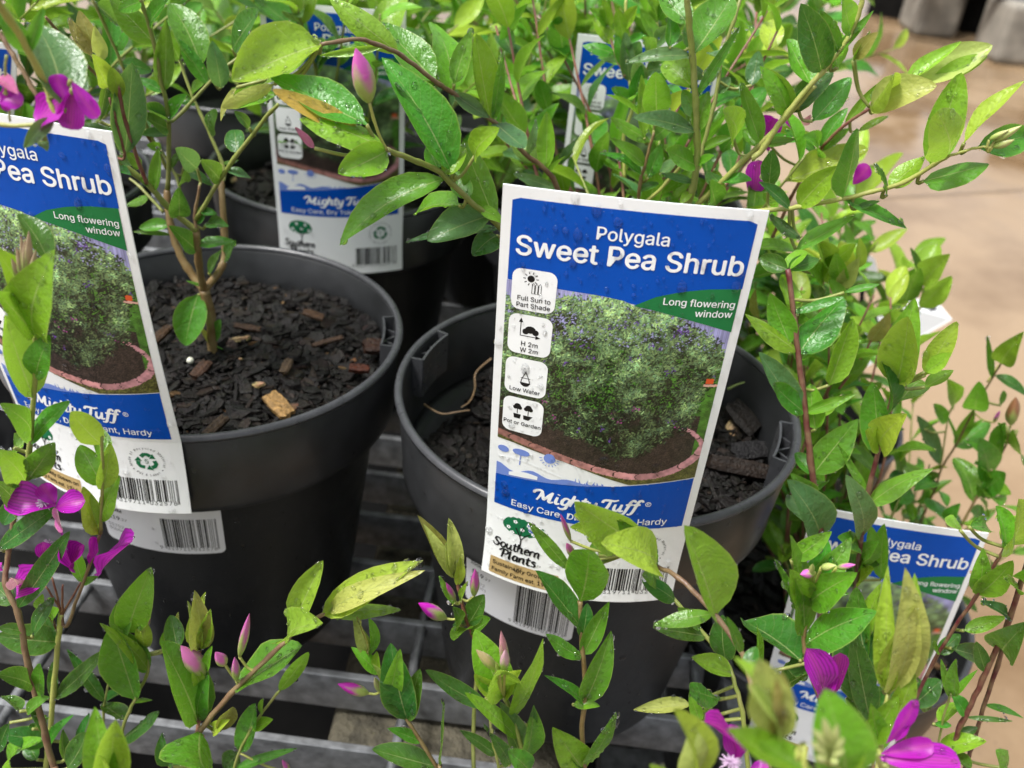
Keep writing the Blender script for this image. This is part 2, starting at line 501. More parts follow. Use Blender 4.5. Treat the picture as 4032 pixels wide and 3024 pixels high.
mb.build('shade_board', M_SHADE, fb, smooth=False)  # added panel, coloured dark to stand for shade between the blocks
for k in range(1):
    a = V((pa.x - 0.35, pa.y - 0.12, 0)); b = V((pb.x + 1.4, pb.y - 0.75, 0))
    d = (b - a); L = d.length; ang = math.atan2(d.y, d.x)
    for j in range(6):
        n = V((-math.sin(ang), math.cos(ang), 0))
        c = (a + b) / 2 + n * (0.03 + j * 0.14)
        mb = MB(); mb.box((c.x, c.y, FLOOR_Z + 0.292), L, 0.06, 0.045, ang)
        mb.build('metal_bar', M_STEEL, fb, smooth=False)
    for j, (t_, off) in enumerate(((0.06, 0.5), (0.36, 0.45), (0.62, 0.4), (0.85, 0.4))):
        c = a + d * t_ + V((-math.sin(ang), math.cos(ang), 0)) * off
        mb = MB(); mb.lathe([(0.10, 0), (0.135, 0.2), (0.15, 0.21), (0.155, 0.3), (0.14, 0.3), (0.12, 0.05), (0.0, 0.05)], (c.x, c.y, FLOOR_Z + 0.3145), 32)
        p_ = mb.build('plant_pot', M_POT)
        tag(p_, ['black pot on the far bench, leftmost', 'black pot on the far bench, second from left', 'black pot on the far bench, third from left', 'black pot on the far bench, rightmost'][j], 'pot', 'pots on the far bench')

# ------------------------------------------------------------------ pots and soil
POTS = {}
def pot(key, cx, cy, z0, label, slots=()):
    t = thing('plant_pot', label, 'pot', 'black plastic nursery pots')
    mb = MB()
    prof = [(0.0, 0.001), (0.064, 0.001), (0.067, 0.0), (0.0685, 0.003), (0.0868, 0.1425), (0.0875, 0.1442), (0.0925, 0.1446), (0.0938, 0.149), (0.0905, 0.1475), (0.084, 0.1465), (0.0665, 0.006), (0.0, 0.005)]
    mb.lathe(prof, (cx, cy, z0), 128)
    mb.build('body', M_POT, t)
    mb = MB()
    mb.lathe([(0.0876, 0.1444), (0.0880, 0.1430), (0.0945, 0.1424), (0.0958, 0.1436), (0.0955, 0.1460), (0.0985, 0.1862), (0.0972, 0.1875), (0.0960, 0.186), (0.0936, 0.149)], (cx, cy, z0), 128)
    mb.build('upper_band', M_BAND, t)
    mb = MB()
    c0 = (0.0982, 0.1876)
    ring = [(c0[0] + 0.0021 * math.cos(a), c0[1] + 0.0022 * math.sin(a)) for a in [2 * math.pi * k / 10 for k in range(11)]]
    mb.lathe(ring, (cx, cy, z0), 128)
    mb.build('rim', M_RIM, t)
    for a0, a1 in slots:
        mb = MB()
        a0, a1 = math.radians(a0), math.radians(a1)
        def wall(pts, th=0.0011, zt=0.1888, zb=0.166):
            for (r0, t0), (r1, t1) in zip(pts, pts[1:]):
                p0 = V((cx + r0*math.cos(t0), cy + r0*math.sin(t0), 0)); p1 = V((cx + r1*math.cos(t1), cy + r1*math.sin(t1), 0))
                d = (p1 - p0); nn = V((-d.y, d.x, 0)).normalized() * th / 2
                b = len(mb.v)
                for q in (p0 - nn, p1 - nn, p1 + nn, p0 + nn):
                    mb.v.append(q + V((0, 0, z0 + zb))); 
                for q in (p0 - nn, p1 - nn, p1 + nn, p0 + nn):
                    mb.v.append(q + V((0, 0, z0 + zt)))
                for f in ((0,3,2,1),(4,5,6,7),(0,1,5,4),(1,2,6,5),(2,3,7,6),(3,0,4,7)): mb.f.append(tuple(b+i for i in f))
        ts = [a0 + (a1 - a0) * k / 8 for k in range(9)]
        wall([(0.0968, a0)] + [(0.0902, t_) for t_ in ts] + [(0.0968, a1)])
        mid = (a0 + a1) / 2; da = (a1 - a0)
        wall([(0.0902, mid - da*0.08), (0.0966, mid - da*0.22)], 0.0009, 0.184)
        wall([(0.0902, mid - da*0.08), (0.0966, mid + da*0.10)], 0.0009, 0.184)
        wall([(0.0902, mid + da*0.36), (0.0966, mid + da*0.20)], 0.0009, 0.184)
        mb.build('clip_slot', M_RIM, t, smooth=False)
    POTS[key] = (cx, cy, z0)
    return t
PA, PB = (-0.1602, 0.4073), (0.0426, 0.3793)
pot('A', *PA, 0, 'black pot on the left whose bark surface shows fully', [(-2, 17), (178, 197)])
pot('B', *PB, 0, 'black pot behind the large central plant label', [(152, 171), (-27, -7)])
pot('C', -0.142, 0.66, 0, 'black pot behind the left pot carrying a half hidden label')
pot('E', 0.06, 0.655, 0, 'black pot hidden behind the top edge of the central label')
pot('H', -0.365, 0.58, 0, 'black pot at the far left edge behind the leaves')
pot('F', 0.212, 0.44, LZ, 'lower black pot at the right with the small lower label')
pot('J', -0.27, 0.86, 0, 'black pot in the second row at the top left')
pot('K', -0.04, 0.87, 0, 'black pot in the second row at the top centre')
pot('L', 0.145, 0.86, LZ, 'lower black pot in the second row at the right')
pot('I', 0.235, 0.66, LZ, 'lower black pot at the right behind the red stems')

def add_col(me, cols):
    at = me.color_attributes.new('Col', 'FLOAT_COLOR', 'POINT')
    arr = np.ones((len(me.vertices), 4), dtype=np.float32)
    arr[:, :3] = np.asarray(cols, dtype=np.float32)
    at.data.foreach_set('color', arr.ravel())
def chip_into(mb, cols, P, L, W, T, N, ang, c):
    N = N.normalized()
    a = N.orthogonal().normalized(); b = N.cross(a)
    x = a*math.cos(ang) + b*math.sin(ang); y = N.cross(x)
    M3 = Matrix((x, y, N)).transposed()
    base = len(mb.v)
    n = rnd.choice((5, 6, 7))
    ph = rnd.random()*6
    for zz, s_ in ((-0.5, 1.0), (0.35, 1.0), (0.5, 0.82)):
        for k in range(n):
            t = ph + 2*math.pi*k/n
            rr = 0.5*(0.75 + 0.35*math.sin(k*12.9898 + ph*7)**2)
            mb.v.append(P + M3 @ V((math.cos(t)*rr*L*s_, math.sin(t)*rr*W*s_, zz*T)))
            cols.append(tuple(q*rnd.uniform(0.8, 1.2) for q in c))
    for i in range(2):
        for k in range(n):
            mb.f.append((base+i*n+k, base+i*n+(k+1)%n, base+(i+1)*n+(k+1)%n, base+(i+1)*n+k))
    mb.f.append(tuple(base+2*n+k for k in range(n)))
def bark_color():
    q = rnd.random()
    if q < 0.885: g = rnd.uniform(0.003, 0.010); return (g*1.22, g, g*0.82)
    if q < 0.985: g = rnd.uniform(0.008, 0.02); return (g*1.4, g*0.95, g*0.65)
    if q < 0.997: g = rnd.uniform(0.04, 0.10); return (g*1.6, g*0.85, g*0.38)
    return (0.35, 0.24, 0.12)
def soil(key, zs, n, label, rmax, hfun=None, big=1.0, seed=1):
    global rnd
    keep = rnd; rnd = random.Random(seed)
    cx, cy, z0 = POTS[key]
    mb = MB(); cols = []
    hf = hfun or (lambda x, y: 0)
    R_, A_ = 18, 64
    for i in range(R_+1):
        for k in range(A_):
            r = rmax*1.02*i/R_; t = 2*math.pi*k/A_
            x, y = cx+r*math.cos(t), cy+r*math.sin(t)
            mb.v.append(V((x, y, z0+zs+hf(x-cx, y-cy)-0.002+rnd.uniform(-1, 1)*0.0012)))
            g = rnd.uniform(0.004, 0.009); cols.append((g*1.1, g, g*0.9))
    for i in range(R_):
        for k in range(A_):
            mb.f.append((i*A_+k, i*A_+(k+1)%A_, (i+1)*A_+(k+1)%A_, (i+1)*A_+k))
    for i in range(n):
        r = rmax*math.sqrt(rnd.random())*0.985; t = rnd.random()*2*math.pi
        x, y = cx+r*math.cos(t), cy+r*math.sin(t)
        s_ = big*rnd.choice((0.3, 0.4, 0.5, 0.65, 0.8, 1.0, 1.4, 1.9))
        L = rnd.uniform(0.004, 0.0095)*s_; W = L*rnd.uniform(0.3, 0.8); T = rnd.uniform(0.0006, 0.0014)*s_
        if rnd.random() < 0.15: L *= 1.6; W *= 0.5
        L = min(L, (rmax - r)*2 + 0.004)
        N = V((rnd.gauss(0, 0.3), rnd.gauss(0, 0.3), 1))
        chip_into(mb, cols, V((x, y, z0+zs+hf(x-cx, y-cy)+rnd.uniform(-0.0012, 0.0022))), L, W, T, N, rnd.random()*6.28, bark_color())
    me = mesh('potting_mix', mb.v, mb.f, M_SOIL, smooth=False)
    add_col(me, cols)
    o = link('potting_mix', me)
    tag(o, label, 'potting mix', None, 'stuff')
    rnd = keep
soil('A', 0.170, 6200, 'dark wet bark chips filling the left pot', 0.0905, lambda x, y: 0.003*math.sin(x*40+1)*math.cos(y*33) + 0.004*math.exp(-(x*x+y*y)/0.0006), 0.95, 3)
soil('B', 0.150, 4800, 'dark clumped bark mix in the pot behind the central label', 0.0905, lambda x, y: 0.006*math.sin(x*35)*math.cos(y*28+1) + 0.10*max(0, x-0.01) - 0.02*math.exp(-((x+0.06)**2+(y-0.03)**2)/0.0009), 1.0, 4)
soil('C', 0.165, 1500, 'dark bark chips in the pot behind the left pot', 0.089, None, 1.2, 5)
soil('E', 0.165, 500, 'dark bark chips in the pot behind the central label', 0.089, None, 1.4, 6)
soil('F', 0.163, 1500, 'dark bark chips in the lower pot at the right', 0.089, None, 1.1, 8)
soil('I', 0.163, 500, 'dark bark chips in the rear lower pot at the right', 0.089, None, 1.3, 9)
soil('H', 0.165, 300, 'dark bark chips in the pot at the far left edge', 0.089, None, 1.3, 10)

def bark_piece(px, py, z, L, W, T, ang, col, label, tilt=(0.1, -0.2), name='bark_chip'):
    P = onz(px, py, z)
    mb = MB(); cols = []
    n, m_ = 9, 5
    x = V((math.cos(ang), math.sin(ang), 0)); N = V((tilt[0], tilt[1], 1)).normalized(); x = (x - N*x.dot(N)).normalized(); y = N.cross(x)
    rr = random.Random(int(px*7+py))
    for side in (1, -1):
        for i in range(n):
            for j in range(m_):
                u, v = i/(n-1)-0.5, j/(m_-1)-0.5
                ex = rr.uniform(-0.06, 0.06) if i in (0, n-1) else 0
                grain = math.sin(j*2.1)*0.25 + rr.uniform(-0.12, 0.12)
                mb.v.append(P + x*L*(u+ex) + y*W*(v*(1-0.3*abs(u)) + rr.uniform(-0.02, 0.02)) + N*T*(side*0.5*(1-1.2*v*v-0.4*u*u) + grain*0.35))
                g = rr.uniform(0.65, 1.25)*(0.75+0.3*math.sin(j*2.1)**2); cols.append(tuple(c*g for c in col))
    for s_ in range(2):
        b = s_*n*m_
        for i in range(n-1):
            for j in range(m_-1):
                q = (b+i*m_+j, b+(i+1)*m_+j, b+(i+1)*m_+j+1, b+i*m_+j+1)
                mb.f.append(q if s_ == 0 else q[::-1])
    ring = [i*m_ for i in range(n)] + [(n-1)*m_+j for j in range(1, m_)] + [i*m_+m_-1 for i in range(n-2, -1, -1)] + [j for j in range(m_-2, 0, -1)]
    for a, b in zip(ring, ring[1:]+ring[:1]): mb.f.append((b, a, a+n*m_, b+n*m_))
    me = mesh(name, mb.v, mb.f, M_SOIL, smooth=False); add_col(me, cols)
    tag(link(name, me), label, 'bark chip', 'loose bark chips on the potting mix')
bark_piece(1097, 1596, 0.176, 0.017, 0.009, 0.003, -0.75, (0.34, 0.2, 0.07), 'pale golden wood chip near the front rim of the left pot')
bark_piece(1475, 1365, 0.178, 0.012, 0.010, 0.004, 0.3, (0.035, 0.014, 0.007), 'squarish brown bark chip under the clip slot of the left pot')
bark_piece(1415, 1452, 0.177, 0.010, 0.005, 0.003, 0.1, (0.074, 0.019, 0.008), 'reddish bark chip near the right front rim of the left pot')
bark_piece(1235, 1240, 0.177, 0.012, 0.0055, 0.002, -0.2, (0.079, 0.040, 0.019), 'orange brown wood chip in the middle of the left pot')
bark_piece(1290, 1345, 0.177, 0.018, 0.003, 0.002, 0.65, (0.055, 0.030, 0.017), 'long thin splinter of bark right of centre in the left pot')
bark_piece(792, 1455, 0.177, 0.012, 0.006, 0.003, 1.3, (0.055, 0.026, 0.014), 'brown bark chip in front of the trunk in the left pot')
bark_piece(1128, 1445, 0.177, 0.010, 0.005, 0.003, 1.5, (0.079, 0.051, 0.028), 'tan splinter standing near the front of the left pot')
bark_piece(850, 1680, 0.176, 0.014, 0.005, 0.003, 1.2, (0.046, 0.028, 0.014), 'brown bark sliver beside the left label in the left pot')
bark_piece(633, 1320, 0.178, 0.016, 0.005, 0.003, 1.3, (0.051, 0.026, 0.011), 'upright brown bark chip against the left label')
bark_piece(975, 1290, 0.178, 0.014, 0.004, 0.002, 0.0, (0.051, 0.026, 0.013), 'brown bark sliver right of the trunk in the left pot')
bark_piece(2915, 1843, 0.165, 0.030, 0.0085, 0.005, -0.12, (0.019, 0.011, 0.007), 'long ridged brown bark slab in the pot behind the central label', (0, -0.6))
bark_piece(2925, 1645, 0.165, 0.020, 0.012, 0.004, -0.9, (0.011, 0.008, 0.006), 'oval dark bark plate above the ridged slab', (0.1, -0.6))
bark_piece(2950, 1775, 0.163, 0.018, 0.010, 0.004, 0.2, (0.008, 0.007, 0.008), 'flat blackish bark plate just behind the ridged slab', (0, -0.5))
mb = MB(); P = onz(749, 1420, 0.179)
mb.lathe([(0.0001, 0.0018), (0.001, 0.0016), (0.0017, 0.0008), (0.0019, 0), (0.0015, -0.001), (0.0001, -0.0017)], P, 12)
tag(mb.build('fertiliser_bead', simple('bead', (0.55, 0.55, 0.45), 0.5)), 'tiny pale round fertiliser bead in front of the trunk', 'bead')
def fibre(pts, r, label, name='root', col=M_ROOT):
    mb = MB(); pp = catmull(pts, 6); mb.tube(pp, [r*(0.7-0.35*i/len(pp)) for i in range(len(pp))], 6)
    tag(mb.build(name, col), label, 'root' if name == 'root' else name)
z = 0.158
fibre([ony(1935, 1412, 0.44), ony(1874, 1468, 0.437), ony(1870, 1530, 0.425), ony(1850, 1580, 0.41), ony(1815, 1604, 0.405)], 0.0009, 'tan root hanging down the inner wall of the pot behind the central label')
fibre([onz(1670, 1592, z+0.004), onz(1700, 1612, z), onz(1745, 1630, z), onz(1800, 1622, z+.002), onz(1850, 1615, z+.003)], 0.0009, 'tan crooked root lying on the dark mix at the left')
fibre([onz(2865, 1532, 0.176), onz(2900, 1515, 0.178), onz(2932, 1505, 0.18)], 0.0011, 'short green twig on the mix right of the central label', 'twig', simple('green_twig', (0.2, 0.26, 0.07), 0.5))

# ------------------------------------------------------------------ printed label artwork in millimetres (86 x 182)
_fonts = {}
def font():
    if 'f' not in _fonts:
        try:
            _fonts['f'] = bpy.data.fonts.load(bpy.utils.resource_path('LOCAL') + '/datafiles/fonts/Inter.woff2')
        except Exception:
            _fonts['f'] = None
    return _fonts['f']
_tc = {}
def text2d(s, bold=0.0, spacing=1.0):
    k = (s, bold, spacing)
    if k in _tc: return _tc[k]
    cu = bpy.data.curves.new('txt', 'FONT')
    cu.body = s
    f = font()
    if f: cu.font = f
    cu.offset = bold
    cu.space_character = spacing
    cu.resolution_u = 3
    o = bpy.data.objects.new('txt', cu)
    COL.objects.link(o)
    dg = bpy.context.evaluated_depsgraph_get()
    me = bpy.data.meshes.new_from_object(o.evaluated_get(dg))
    vs = [(v.co.x, v.co.y) for v in me.vertices]
    fs = [tuple(p.vertices) for p in me.polygons]
    bpy.data.objects.remove(o); bpy.data.curves.remove(cu); bpy.data.meshes.remove(me)
    _tc[k] = (vs, fs)
    return vs, fs
def put(s, u0, u1, v0, v1=None, bold=0.0, spacing=1.0, hscale=None):
    """text spanning u0..u1 with baseline v0 (left) to v1 (right)"""
    weight, bold = bold*0.9, 0.0
    vs, fs = text2d(s, bold, spacing)
    x0 = min(v[0] for v in vs); x1 = max(v[0] for v in vs)
    k = (u1-u0)/(x1-x0); v1 = v0 if v1 is None else v1
    hk = k if hscale is None else hscale
    base = [((v[0]-x0)*k+u0, v0+(v1-v0)*(v[0]-x0)/(x1-x0)+v[1]*hk) for v in vs]
    if not weight: return base, fs
    out, ff = [], []
    for i, (dx, dy) in enumerate(((0, 0), (-1, 0), (1, 0), (0, -.7), (0, .7))):     # heavier strokes: shifted copies, each a hair above the last
        b = len(out)
        out += [(a+dx*weight*k, c+dy*weight*k, 0.3*i) for a, c in base]
        ff += [tuple(b+q for q in f) for f in fs]
    return out, ff
def strip(us, lo, hi, rows=6):
    vs, fs = [], []
    for u in us:
        a, b = lo(u), hi(u)
        for j in range(rows+1): vs.append((u, a+(b-a)*j/rows))
    for i in range(len(us)-1):
        for j in range(rows):
            q = i*(rows+1)+j
            fs.append((q, q+rows+1, q+rows+2, q+1))
    return vs, fs
def lin(a, b, n): return [a+(b-a)*i/n for i in range(n+1)]
def interp(pts):
    def f(u):
        if u <= pts[0][0]: return pts[0][1]
        for (a, b), (c, d) in zip(pts, pts[1:]):
            if u <= c: return b+(d-b)*(u-a)/(c-a)
        return pts[-1][1]
    return f
def rrect(u0, u1, v0, v1, r, rows=6):
    us = [u0+r*(1-math.cos(math.pi/2*i/5)) for i in range(6)] + lin(u0+r+1, u1-r-1, max(2, int((u1-u0)/1.6))) + [u1-r*(1-math.cos(math.pi/2*i/5)) for i in range(5, -1, -1)]
    def inset(u):
        d = max(0, r-(u-u0), r-(u1-u)); return r-math.sqrt(max(0, r*r-d*d))
    return strip(us, lambda u: v0+inset(u), lambda u: v1-inset(u), rows)
def disc(cu_, cv, r, n=14, ry=None):
    ry = ry or r
    return [(cu_, cv)] + [(cu_+r*math.cos(2*math.pi*k/n), cv+ry*math.sin(2*math.pi*k/n)) for k in range(n)], [(0, 1+k, 1+(k+1) % n) for k in range(n)]
def poly(pts): return list(pts), [tuple(range(len(pts)))]
def ribbon(pts, w_):
    vs, fs = [], []
    n = len(pts)
    for i in range(n):
        a, b = pts[max(i-1, 0)], pts[min(i+1, n-1)]
        dx, dy = b[0]-a[0], b[1]-a[1]; L = math.hypot(dx, dy) or 1
        ww = (w_(i/(n-1)) if callable(w_) else w_)/2
        vs += [(pts[i][0]-dy/L*ww, pts[i][1]+dx/L*ww), (pts[i][0]+dy/L*ww, pts[i][1]-dx/L*ww)]
    for i in range(n-1): fs.append((2*i+1, 2*i+3, 2*i+2, 2*i))
    return vs, fs
def join2(*parts):
    vs, fs = [], []
    for v, f in parts:
        b = len(vs); vs += v; fs += [tuple(b+i for i in q) for q in f]
    return vs, fs
GL = {'M': (1.7, [[(-.5,.95),(-.45,1.3),(-.1,1.5),(.2,1.35),(.15,.7),(0,0)],[(.2,1.4),(.45,.6),(.6,.15)],[(.6,.15),(.95,1.0),(1.15,1.5)],[(1.15,1.5),(1.1,.8),(1.1,.15),(1.28,0),(1.5,.15)]]),
 'i': (.55, [[(0,1),(0,.3),(.15,0),(.4,.12)],[(.0,1.32),(.04,1.42)]]),
 'g': (.85, [[(.55,.92),(.2,1),(0,.6),(.1,.1),(.4,.1),(.58,.5)],[(.6,1),(.58,.2),(.5,-.45),(.1,-.6),(-.15,-.4)]]),
 'h': (.95, [[(0,1.6),(0,.8),(0,0)],[(0,.5),(.25,.95),(.5,.9),(.52,.5),(.52,.1),(.68,.02),(.85,.15)]]),
 't': (.58, [[(.1,1.45),(.08,.3),(.25,0),(.5,.1)],[(-.18,1),(.45,1.05)]]),
 'y': (.8, [[(0,1),(.02,.4),(.2,.08),(.45,.3),(.55,.9)],[(.58,1),(.55,.1),(.4,-.5),(.05,-.6),(-.15,-.4)]]),
 'T': (1.05, [[(-.2,1.1),(-.1,1.45),(.3,1.5),(.8,1.45),(1.15,1.6)],[(.5,1.45),(.45,.6),(.3,.05),(.02,.08)]]),
 'u': (1.0, [[(0,1),(0,.35),(.2,.02),(.45,.25),(.55,.9)],[(.56,1),(.55,.2),(.7,0),(.9,.12)]]),
 'f': (.68, [[(.68,1.35),(.5,1.6),(.27,1.45),(.2,.8),(.1,-.2),(-.1,-.45),(-.3,-.35)],[(-.1,.95),(.55,1)]]),
 'S': (1.0, [[(.8,1.15),(.6,1.5),(.2,1.45),(.1,1.1),(.45,.78),(.72,.45),(.5,.02),(.1,.05),(-.15,.4)]]),
 'o': (.85, [[(.35,1),(.05,.8),(.02,.3),(.3,0),(.6,.25),(.6,.75),(.35,1)]]),
 'e': (.75, [[(.05,.5),(.5,.62),(.48,.95),(.2,.98),(.02,.5),(.2,.02),(.6,.15)]]),
 'r': (.65, [[(0,1),(.02,0)],[(.02,.6),(.25,.98),(.5,.92)]]),
 'n': (.9, [[(0,1),(0,0)],[(0,.6),(.28,.98),(.5,.8),(.5,.1),(.7,0)]]),
 'P': (1.0, [[(.15,1.5),(.1,.7),(.05,-.1)],[(-.4,1.1),(-.1,1.5),(.55,1.5),(.75,1.15),(.5,.72),(.12,.7)]]),
 'l': (.45, [[(0,1.6),(0,.2),(.22,0)]]),
 'a': (.85, [[(.5,.9),(.15,.95),(0,.4),(.2,.02),(.5,.4)],[(.55,1),(.52,.2),(.72,0)]]),
 's': (.7, [[(.5,.85),(.2,1),(.08,.75),(.45,.4),(.35,.02),(0,.12)]]), ' ': (.45, [])}
def script_text(s, u0, u1, v0, v1, h, w_=0.26, shear=0.2):
    x = 0; parts = []; allp = []
    for ch in s:
        adv, st = GL[ch]
        for q in st:
            pp = catmull([V((x+a+shear*b, b)) for a, b in q], 5)
            pts = [(p.x, p.y) for p in pp]
            parts.append(ribbon(pts, lambda t: w_*(0.72+0.45*math.sin(math.pi*min(1, t*1.15))**0.7)))
            allp += pts
        x += adv
    x0 = min(p[0] for p in allp); x1 = max(p[0] for p in allp); k = (u1-u0)/(x1-x0)
    vs, fs = join2(*parts)
    return [((a-x0)*k+u0, v0+(v1-v0)*(a-x0)/(x1-x0)+b*h) for a, b in vs], fs
def ean(code):
    Lc = ['0001101','0011001','0010011','0111101','0100011','0110001','0101111','0111011','0110111','0001011']
    G = [''.join('1' if c == '0' else '0' for c in q)[::-1] for q in Lc]
    par = ['LLLLLL','LLGLGG','LLGGLG','LLGGGL','LGLLGG','LGGLLG','LGGGLL','LGLGLG','LGLGGL','LGGLGL'][int(code[0])]
    s = '101'
    for c, p in zip(code[1:7], par): s += (Lc if p == 'L' else G)[int(c)]
    s += '01010'
    for c in code[7:]: s += ''.join('1' if q == '0' else '0' for q in Lc[int(c)])
    return s + '101'
def barcode(u0, u1, v0, v1, dh=1.4):
    s = ean('9319711032578'); k = (u1-u0)/95; parts = []; i = 0
    while i < 95:
        if s[i] == '1':
            j = i
            while j < 95 and s[j] == '1': j += 1
            lo = v0-dh if (i < 3 or i > 91 or 45 <= i <= 49) else v0
            parts.append(strip([u0+i*k, u0+j*k], lambda u, lo=lo: lo, lambda u: v1, 4))
            i = j
        else: i += 1
    h = dh*1.5/0.72
    parts.append(put('9', u0-2.6, u0-1.1, v0-dh*1.45)); parts.append(put('319711', u0+4*k, u0+44*k, v0-dh*1.45, spacing=1.1)); parts.append(put('032578', u0+51*k, u0+91*k, v0-dh*1.45, spacing=1.1))
    return join2(*parts)
blue_lo = interp([(3.4, 148), (21, 147.3), (36, 146.9), (44, 146), (48, 144.4), (52, 146.8), (54.5, 148.6), (63, 151.3), (72, 152.9), (83.2, 153.6)])
grn_lo = interp([(47.5, 144.4), (55, 143.4), (64.7, 141.3), (74, 139), (82.9, 136.6)])
grn_hi = interp([(47.5, 144.5), (50, 146), (54.5, 148.6), (63, 151.3), (72, 152.9), (82.9, 153.6)])
pho_lo = interp([(3.2, 77), (10, 76.6), (18.8, 75.1), (27, 73.8), (34.9, 71.8), (48, 67.8), (56.7, 65.4), (82.4, 69.2)])
pho_hi = interp([(3.2, 147.9), (21, 147.2), (36, 146.8), (44, 146), (47.5, 144.3), (55, 143.3), (64.7, 141.2), (74, 138.9), (82.6, 136.7)])
str_hi = interp([(3.2, 57.5), (30, 61), (56.7, 64.9), (82.4, 68.8)])
def art():
    A_ = []
    def add(name, m_, lay, vf, par=None): A_.append((name, m_, lay, vf[0], vf[1], par))
    add('blue_panel', 'blue', 1, strip(lin(3.4, 83.2, 30), blue_lo, interp([(3.4, 177.2), (4.4, 178.2), (82.2, 178.2), (83.2, 177.2)]), 8))
    add('green_banner', 'green', 2, strip(lin(47.5, 82.9, 20), grn_lo, grn_hi, 5))
    add('blue_strip', 'blue', 1, strip(lin(3.3, 82.4, 30), lambda u: 40.6+0.02*u, str_hi, 6))
    add('lettering', 'white', 3, put('Polygala', 32, 55.8, 167.3, bold=0.012))
    add('lettering', 'white', 3, put('Sweet Pea Shrub', 5.8, 81.8, 158.2, 158.6, bold=0.02))
    add('lettering', 'white', 3, put('Long flowering', 57.3, 81.9, 146, 146.2, bold=0.012))
    add('lettering', 'white', 3, put('window', 68.8, 81.7, 142.2, 142.4, bold=0.012))
    add('lettering', 'white', 3, script_text('Mighty Tuff', 20.2, 63.8, 50.2, 51.6, 3.7, 0.27))
    add('lettering', 'white', 3, join2(ribbon([(65.9+1.1*math.cos(t*0.5236), 55.6+1.1*math.sin(t*0.5236)) for t in range(13)], 0.25), put('R', 65.4, 66.4, 55)))
    add('lettering', 'white', 3, put('Easy Care, Dry Tolerant, Hardy', 11.2, 75.1, 43.1, 44.4, bold=0.008))
    # hint of landscape drawn in periwinkle under the photograph
    ill_hi = pho_lo
    w = [strip(lin(3.4, 50, 24), lambda u: min(str_hi(u)+0.1, pho_lo(u)-0.05), lambda u: max(str_hi(u)+0.1, min(pho_lo(u)-0.5, str_hi(u)+(6.8-0.00*u)*max(0, 1-((u-3)/46)**1.3)*(0.75+0.25*math.sin(u*0.42)))), 3)]
    w.append(disc(25, 73.0, 2.4)); w.append(disc(13.5, 72.6, 3.6, 16, 1.6)); w.append(ribbon([(13.5, 72.6), (13.2, 66)], 0.45)); w.append(disc(6, 72, 2.4, 12, 1.7))
    for k in range(9):
        a = math.pi+0.1+k*math.pi/8.5; w.append(ribbon([(25+3*math.cos(a), 73+3*math.sin(a)), (25+4.1*math.cos(a), 73+4.1*math.sin(a))], 0.3))
    for k in range(11):
        u = 36+k*1.1; w.append(poly([(u-0.5, str_hi(u)), (u+0.5, str_hi(u)), (u+math.sin(k*2.3)*1.1, str_hi(u)+3.2-0.18*k+math.cos(k*3)*0.8)]))
    add('landscape_drawing', 'peri', 2, join2(*w))
    add('landscape_path', 'paper', 3, join2(strip(lin(9, 21, 10), lambda u: str_hi(u)+0.9, lambda u: str_hi(u)+2.6+1.2*math.sin((u-9)/12*math.pi), 2), ribbon([(4, 67.5), (9, 68.6), (16, 68.4), (24, 66.4), (32, 64.4)], 0.35)))
    # badges
    bad = [(5.1, 20.8, 137, 153.1), (4.9, 20.8, 118.8, 135.2), (4.8, 20.7, 100.6, 116.9), (4.8, 20.7, 82.4, 98.9)]
    for b in bad: add('badge', 'white', 3, rrect(*b, 3.2))
    i1 = [disc(11.7, 149.6, 1.3)]
    for k in range(10):
        a = k*math.pi/5; i1.append(ribbon([(11.7+1.8*math.cos(a), 149.6+1.8*math.sin(a)), (11.7+2.7*math.cos(a), 149.6+2.7*math.sin(a))], 0.3))
    for k in range(3): 
        u = 12.3+k*1.15; i1.append(ribbon([(u, 144), (u, 147.3), (u+0.45, 148.1), (u+0.9, 147.3), (u+0.9, 144), (u, 144)], 0.22))
    i1 += [put('Full Sun to', 7.4, 19.1, 140.9, bold=0.006), put('Part Shade', 7.2, 19.2, 138.3, bold=0.006)]
    add('badge_print', 'black', 4, join2(*i1), 'badge0')
    i2 = [ribbon([(9.4, 126.6), (9.4, 132.2)], 0.3), poly([(8.6, 132.0), (10.2, 132.0), (9.4, 133.9)]), ribbon([(9.4, 126.6), (15.2, 126.6)], 0.3), poly([(15.0, 125.8), (15.0, 127.4), (16.9, 126.6)]),
          disc(13, 129.4, 2.0, 12, 1.5), disc(11.3, 128.5, 1.2), disc(14.9, 128.5, 1.2), put('H 2m', 10, 16.1, 122.4, bold=0.006), put('W 2m', 9.7, 16.3, 119.8, bold=0.006)]
    add('badge_print', 'black', 4, join2(*i2), 'badge1')
    dr = [(12.7+2.5*math.sin(t)*(1-math.cos(t))*0.5, 108.2+3.4*math.cos(t)) for t in [math.pi*2*k/24 for k in range(25)]]
    i3 = [ribbon(dr, 0.32), poly([(10.6, 106.4), (11.2, 105.2), (12.6, 104.8), (14.0, 105.2), (14.8, 106.4)]), ribbon([(10.9, 108.4), (14.5, 108.4)], 0.25), put('Low Water', 6.9, 18.6, 103, 103.2, bold=0.006)]
    # keep clear of the drop: caption sits at the foot of the badge
    i3[-1] = put('Low Water', 6.9, 18.6, 102, 102.1, bold=0.006)
    add('badge_print', 'black', 4, join2(*i3), 'badge2')
    i4 = []
